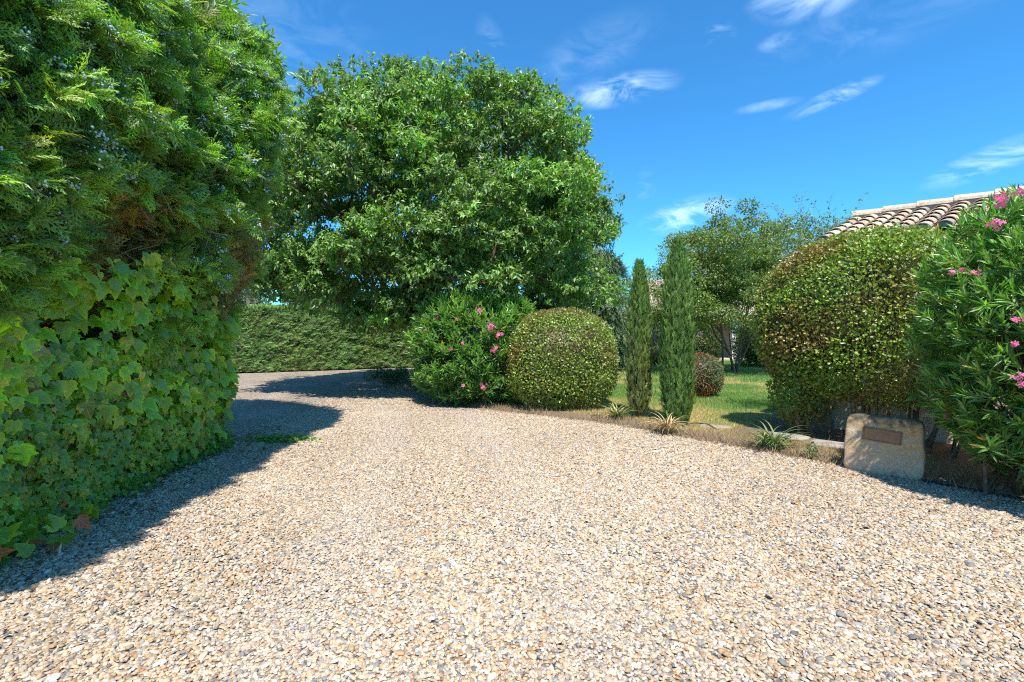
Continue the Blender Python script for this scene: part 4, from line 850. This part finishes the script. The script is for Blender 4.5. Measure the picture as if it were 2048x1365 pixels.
def rough_block(W, H, D, nx_=26, nz_=22):
    """rounded-corner slab: front, back and rim as one grid wrapped round"""
    V = []; prof = []
    for t in np.linspace(0, 2 * math.pi, 90, endpoint=False):   # outline in x,z
        c_, s_ = math.cos(t), math.sin(t); p_ = 9; r = 1 / (abs(c_) ** p_ + abs(s_) ** p_) ** (1 / p_); prof.append((c_ * r * W / 2, s_ * r * H / 2))
    prof = np.array(prof); prof += .010 * np.stack([sines(np.c_[prof * 9, prof[:, :1] * 0], 1.2, 5), sines(np.c_[prof * 8, prof[:, :1] * 0], 1.3, 6)], 1)
    prof[:, 0] += np.clip(-prof[:, 0] / W * 2, 0, 1) * .03 * (prof[:, 1] / H + .5)
    rings = [(0.001, -D / 2)] + [(k, -D / 2) for k in (.25, .5, .7, .85, .94)] + [(.985, -D / 2 + .008), (1, -D / 2 + .03), (1, 0), (1, D / 2 - .03), (.98, D / 2 - .008), (.9, D / 2), (.5, D / 2), (.001, D / 2)]
    nv_ = len(rings); V = np.array([[(px * k, dpt, pz * k) for k, dpt in rings] for px, pz in prof]).reshape(-1, 3)
    V[:, 1] += .014 * sines(np.c_[V[:, 0] * 7, V[:, 1] * 0, V[:, 2] * 7], 1.1, 3) + .004 * sines(V * 22, 1, 4); return V, len(prof), nv_
V, nu_, nv_ = rough_block(W_, H_, D_); V[:, 2] += H_ / 2 - .01; ang = math.atan2(SD[1], SD[0]); cs, sn = math.cos(ang), math.sin(ang)
def place(V): return np.stack([V[:, 0] * cs - V[:, 1] * sn, V[:, 0] * sn + V[:, 1] * cs, V[:, 2]], 1) + np.array([4.10, 5.33, 0])
# recess for the plate is built as a lip frame standing on the face
mb = MB(); mb.grid(V, nu_, nv_, np.array((.5, .4, .3)), True); ob = mb.build('block', M_STONE, st, smooth=True); ob.location = (0, 0, 0); ob.rotation_euler = (R(-3), 0, ang)
M_COPPER = solid_mat('copper_plate', .42, 9, .22, .05, 30, metallic=.55, spec=.5)
mb = MB(); mb.box((-.02, -D_ / 2 - .009, .435), (.158, .004, .058), 0, (.27, .15, .085)); pl = mb.build('plate', M_COPPER, st); pl.location = (0, 0, 0); pl.rotation_euler = (R(-3), R(3), ang)
mb = MB()
for (cx, cz, hx, hz) in ((-.02, .500, .170, .007), (-.02, .370, .170, .007), (-.185, .435, .007, .058), (.145, .435, .007, .058)): mb.box((cx, -D_ / 2 - .010, cz), (hx, .007, hz), 0, (.16, .11, .07))
fr = mb.build('plate_frame', M_COPPER, st); fr.location = (0, 0, 0); fr.rotation_euler = (R(-3), R(3), ang)
M_SLAB = solid_mat('pale_slab', .9, 6, .2, .3, 50)
for k, (x, y, w, h, rz, l) in enumerate([(4.0, 7.05, .30, .17, -.6, 'pale flat paving stone under the clipped shrub, nearer the block'), (3.25, 7.72, .24, .12, -.3, 'grey flat paving stone half sunk in grass left of the strap-leaved clump'), (4.35, 6.5, .30, .2, -.7, 'pale flat paving stone right behind the stone block')]):
    a = np.linspace(0, 2 * np.pi, 14, endpoint=False); rr = 1 / (np.abs(np.cos(a)) ** 4 + np.abs(np.sin(a)) ** 4) ** .25 * (1 + .06 * np.sin(a * 3 + k)); o_ = np.stack([np.cos(a) * rr * w, np.sin(a) * rr * h], 1)
    V = np.array([[(p_[0] * s, p_[1] * s, z_) for s, z_ in ((1.02, -.03), (1, .022), (.95, .032), (.01, .036))] for p_ in o_]).reshape(-1, 3)
    mb = MB(); mb.grid(V, 14, 4, np.array((.33, .30, .26)), True); o = mb.build('paving_stone', M_SLAB, smooth=False); o.location = (x, y, .03); o.rotation_euler = (0, 0, rz); tag(o, l, 'paving stone', 'paving stones by the outbuilding')
def pipe(label, pts, r):
    mb = MB(); pts = np.array(pts, float); t = np.linspace(0, len(pts) - 1, 40); P = np.stack([np.interp(t, range(len(pts)), pts[:, k]) for k in range(3)], 1)
    for _ in range(6): P[1:-1] = (P[:-2] + P[1:-1] * 2 + P[2:]) / 4
    mb.tube(P, r, 8, (.025, .025, .028)); return tag(mb.build('irrigation_pipe', M_RUBBER, smooth=True), label, 'pipe')
pipe('black irrigation pipe lying on the soil from the stone block under the large oleander', [(4.32, 5.05, .02), (4.5, 4.85, .02), (4.65, 4.68, .018), (4.9, 4.35, .02), (5.3, 3.8, .02)], .011)
pipe('thin black irrigation hose curving out of the grass beside the taller cypress', [(2.75, 7.75, .05), (2.95, 7.85, .09), (3.15, 7.75, .09), (3.2, 7.5, .05), (3.1, 7.35, .02)], .008)

# ------------------------------------------------------------------ outbuilding with clay tile roof
bld = thing('outbuilding', 'pale rendered outbuilding with a clay barrel tile roof behind the clipped shrub', 'building', (7.4, 6.6, 0))
BL, BW, HW = 8.0, 3.2, 2.95; cb = WC + WD * BL / 2 - WN * BW / 2
mb = MB(); mb.box((*cb, HW / 2), (BL / 2, BW / 2, HW / 2), RZ, (.66, .56, .43))
# gable ends
for e in (0, BL):
    b0 = WC + WD * (e + (.0 if e == 0 else -.1)); tri = [(*(b0), HW), (*(b0 - WN * BW), HW), (*(b0 - WN * BW / 2), HW + .50)]
    tri2 = [(x + WD[0] * .1, y + WD[1] * .1, z) for x, y, z in tri]; mb.add(np.array(tri + tri2), [np.array([[0, 1, 2], [3, 5, 4]]), np.array([[0, 2, 5, 3], [2, 1, 4, 5], [1, 0, 3, 4]])], np.array((.66, .56, .43)))
mb.build('wall', M_WALL, bld)
slope = .33; eo = .26
def rpt(s, t, n, side):   # s along, t from eave line up the slope (horizontal metres), n normal height
    b = WC + WD * s + (WN * (eo - t) if side > 0 else WN * (-BW - eo + t)); return (b[0], b[1], HW + .07 - eo * slope + slope * t + n)
run = BW / 2 + eo
mb = MB()
for side in (1, -1):
    V = [rpt(s, t, n, side) for s in (-.15, BL) for t, n in ((0.02, 0), (run, 0), (run, -.05), (0.02, -.05))]
    mb.add(np.array(V), [np.array([[0, 4, 5, 1], [3, 2, 6, 7], [0, 3, 7, 4], [0, 1, 2, 3], [4, 7, 6, 5]])], np.array((.20, .14, .10)))
rf = mb.build('roof', M_TILE, bld)
TCOL = [(.60, .49, .35), (.56, .39, .28), (.66, .54, .40), (.54, .36, .26), (.62, .44, .32), (.44, .36, .29)]
def arc_tile(mb, p0, p1, r0, r1, up, col, cover=True, thick=.013):
    p0, p1 = np.array(p0), np.array(p1); d = nrm(p1 - p0); sd = nrm(np.cross(d, [0, 0, 1.])); u = np.cross(sd, d); u = u * (1 if cover else -1); k = 9; a = np.linspace(0, np.pi, k); V = []
    for (p, r) in ((p0, r0), (p1, r1)):
        for th_ in (0, thick):
            for q in a: V.append(p + sd * math.cos(q) * (r - th_) + u * (math.sin(q) * (r - th_) * .78))
    V = np.array(V); f = []
    for i in range(k - 1):
        f += [(i, i + 1, 2 * k + i + 1, 2 * k + i), (k + i + 1, k + i, 3 * k + i, 3 * k + i + 1), (i + 1, i, k + i, k + i + 1), (2 * k + i, 2 * k + i + 1, 3 * k + i + 1, 3 * k + i)]
    f += [(0, 2 * k, 3 * k, k), (k - 1, 2 * k - 1, 4 * k - 1, 3 * k - 1)]
    mb.add(V, [np.array(f)], np.array(col))
mb = MB(); sp = .235; rows = 6; expo_ = run / rows
for c_ in range(int((BL + .2) / sp)):
    s0 = -.10 + c_ * sp; w_ = random.gauss(0, .006)
    for r_ in range(rows):
        for side in ((1, -1) if c_ % 1 == 0 else (1,)):
            t0 = r_ * expo_ - .07 + random.gauss(0, .008); t1 = t0 + expo_ + .10
            col = np.array(random.choice(TCOL)) * random.uniform(.8, 1.15)
            if r_ == 0: col = col * .55 + np.array((.12, .12, .11))
            arc_tile(mb, rpt(s0 + w_, t0, .060 + .012, side), rpt(s0 + w_, t1, .038, side), .100, .084, 1, col)
            if r_ == 0:
                pe = np.array(rpt(s0 + w_, t0 + .012, .066, side)); sd_ = np.array([*WD, 0]); an = np.linspace(0, np.pi, 9)
                fan = np.array([pe] + [pe + sd_ * math.cos(q) * .088 + np.array([0, 0, math.sin(q) * .069]) for q in an]); mb.add(fan, [np.array([[0, i_ + 1, i_ + 2] for i_ in range(8)])], np.array((.33, .32, .30)) * random.uniform(.8, 1.1))
            if side == 1 or r_ == 0: arc_tile(mb, rpt(s0 + sp / 2, t0 + .03, .055, side), rpt(s0 + sp / 2, t1, .045, side), .075, .062, 1, np.array(random.choice(TCOL)) * .7, cover=False)
mb.build('tile', M_TILE, rf).name = 'barrel_tiling'
mb = MB(); zr = rpt(0, run, 0, 1)[2]
a_ = WC + WD * -.15 - WN * BW / 2; b_ = WC + WD * BL - WN * BW / 2
mb.box((*((a_ + b_) / 2), zr + .045), ((BL + .15) / 2, .11, .055), RZ, (.34, .31, .27))
mb.build('mortar_bed', M_WALL, rf)
mb = MB(); s = -.18
while s < BL:
    L_ = .46; q0 = WC + WD * s - WN * BW / 2; q1 = WC + WD * (s + L_ + .05) - WN * BW / 2
    arc_tile(mb, (*q1, zr + .085), (*q0, zr + .105), .125, .14, 1, np.array((.60, .47, .35)) * random.uniform(.92, 1.08), thick=.018); s += L_
mb.build('ridge_tiles', M_TILE, rf).name = 'ridge_cap'
# creeper growing over the near roof corner
root = thing('jasmine_vine', 'wiry climbing jasmine spilling over the left end of the tile roof', 'climbing plant', (5.3, 8.6, 0)); mb = MB(); ms = MB(); tips = []
for k in range(130):
    p = np.array([random.uniform(4.75, 6.2), random.uniform(8.3, 9.1), random.uniform(2.8, 3.45)]); pts = [p]; d_ = nrm(np.array([random.uniform(-.9, .9), random.uniform(-.2, .2), random.uniform(.35, 1.1)])); n_ = random.randint(4, 9)
    for q in range(n_): d_ = nrm(d_ + rng.normal(0, .2, 3) + [0, 0, -.09]); pts.append(pts[-1] + d_ * .085)
    ms.tube(pts, np.linspace(.004, .0015, len(pts)), 4, (.16, .17, .07)); tips += pts[1:] * 3
tips = np.array(tips); n = len(tips); tips = tips + rng.normal(0, .02, (n, 3))
mb.leaves(tips, rand_dir(n) + [0, 0, -.1], rand_dir(n) + [0, 0, .6], rng.uniform(.03, .06, n), L_OVAL, colour(n, (.10, .18, .03)))
clump_leaves(mb, np.stack([rng.uniform(4.7, 6.5, 30), rng.uniform(8.0, 8.8, 30), rng.uniform(2.5, 3.3, 30)], 1), np.full(30, .2), 130, L_OVAL, .045, (.13, .18, .03), light=(.3, .25, .04))
mb.build('foliage', M_LEAF, root); ms.tube([(5.2, 8.5, 0), (5.3, 8.55, 1.2), (5.2, 8.4, 2.6)], [.03, .025, .015], 6, (.2, .15, .1)); ms.build('stem', M_BARK, root)

# ------------------------------------------------------------------ house beyond the lawn
hs = thing('house', 'low rendered house with a pinkish tile roof and shaded porch beyond the lawn', 'building', (14, 27.5, 0))
X0, X1, Y0, Y1 = 7.6, 22, 25.2, 33; mb = MB()
mb.box(((X0 + X1) / 2 + 1.2, 29.8, 1.35), ((X1 - X0) / 2, 3.0, 1.35), 0, (.30, .23, .16)); mb.build('wall', M_WALL, hs)
mb = MB()
def slab_roof(mb, x0, x1, y0, y1, z0, z1, col):
    nx__ = int((x1 - x0) / .28); xs = np.linspace(x0, x1, nx__ * 4 + 1); V = []
    for x in xs:
        w = .05 * abs(math.sin((x - x0) * math.pi / .28 * 1.0)); V += [(x, y0, z0 + w), (x, y1, z1 + w), (x, y1, z1 - .12), (x, y0, z0 - .08)]
    V = np.array(V); m_ = len(xs); f = []
    for i in range(m_ - 1):
        a = 4 * i; b = a + 4
        for q in range(4): f.append((a + q, b + q, b + (q + 1) % 4, a + (q + 1) % 4))
    mb.add(V, [np.array(f), np.array([[0, 1, 2, 3]]), np.array([[4 * m_ - 1, 4 * m_ - 2, 4 * m_ - 3, 4 * m_ - 4]])], np.array(col))
slab_roof(mb, X0 - .3, X1, Y0 - .4, 29.8, 2.55, 4.7, (.50, .36, .29)); mb.build('roof', M_TILE, hs)
mb = MB(); mb.box(((X0 + X1) / 2, Y0 - .48, 2.44), ((X1 - X0) / 2, .05, .06), 0, (.8, .8, .78)); mb.build('gutter', M_PAINT, hs)
for x in (8.0, 11.6, 15.0, 18.5):
    mb = MB(); mb.box((x, Y0 + .1, 1.25), (.13, .13, 1.22), 0, (.78, .76, .72)); mb.box((x, Y0 + .1, .10), (.17, .17, .10), 0, (.7, .68, .64)); mb.build('porch_post', M_PAINT, hs)
mb = MB(); mb.box(((X0 + X1) / 2, 26.1, .05), ((X1 - X0) / 2 + .3, 1.6, .07), 0, (.52, .42, .33)); mb.build('terrace', M_WALL, hs)
for x in (10.0, 13.3):
    mb = MB(); mb.box((x, 26.77, 1.1), (.75, .03, 1.0), 0, (.05, .055, .06)); w = mb.build('glass_door', M_RUBBER, hs)
    mb = MB(); [mb.box((x + dx, 26.73, 1.1), (.04, .03, 1.05), 0, (.55, .5, .42)) for dx in (-.78, 0, .78)]; mb.box((x, 26.72, 2.15), (.82, .03, .04), 0, (.55, .5, .42)); mb.build('door_frame', M_PAINT, w)
# garden table and a potted red plant on the terrace
tb = thing('garden_table', 'brown wooden table in the shade of the house porch', 'table', (10.1, 25.9, .12)); mb = MB(); mb.box((10.1, 25.9, .84), (.7, .4, .025), 0, (.26, .14, .08)); mb.build('tabletop', M_BARK, tb)
for dx in (-.6, .6):
    for dy in (-.3, .3): mb = MB(); mb.box((10.1 + dx, 25.9 + dy, .46), (.035, .035, .35), 0, (.22, .12, .07)); mb.build('leg', M_BARK, tb)
pt = thing('potted_plant', 'red-flowered plant in a clay pot at the edge of the porch', 'plant', (9.15, 24.9, .12)); mb = MB(); mb.tube([(9.15, 24.9, .12), (9.15, 24.9, .25), (9.15, 24.9, .44), (9.15, 24.9, .46)], [.13, .17, .21, .22], 16, (.42, .19, .11)); mb.build('pot', M_TILE, pt)
mb = MB(); clump_leaves(mb, np.array([(9.15, 24.9, .65)]), np.array([.28]), 300, L_ROUND, .07, (.07, .13, .03), light=(.5, .05, .02)); n = 60; mb.leaves(np.array([9.15, 24.9, .72]) + rand_dir(n) * .28, rand_dir(n), rand_dir(n), np.full(n, .04), L_FLOWER, colour(n, (.6, .06, .02))); mb.build('foliage', M_LEAF, pt)
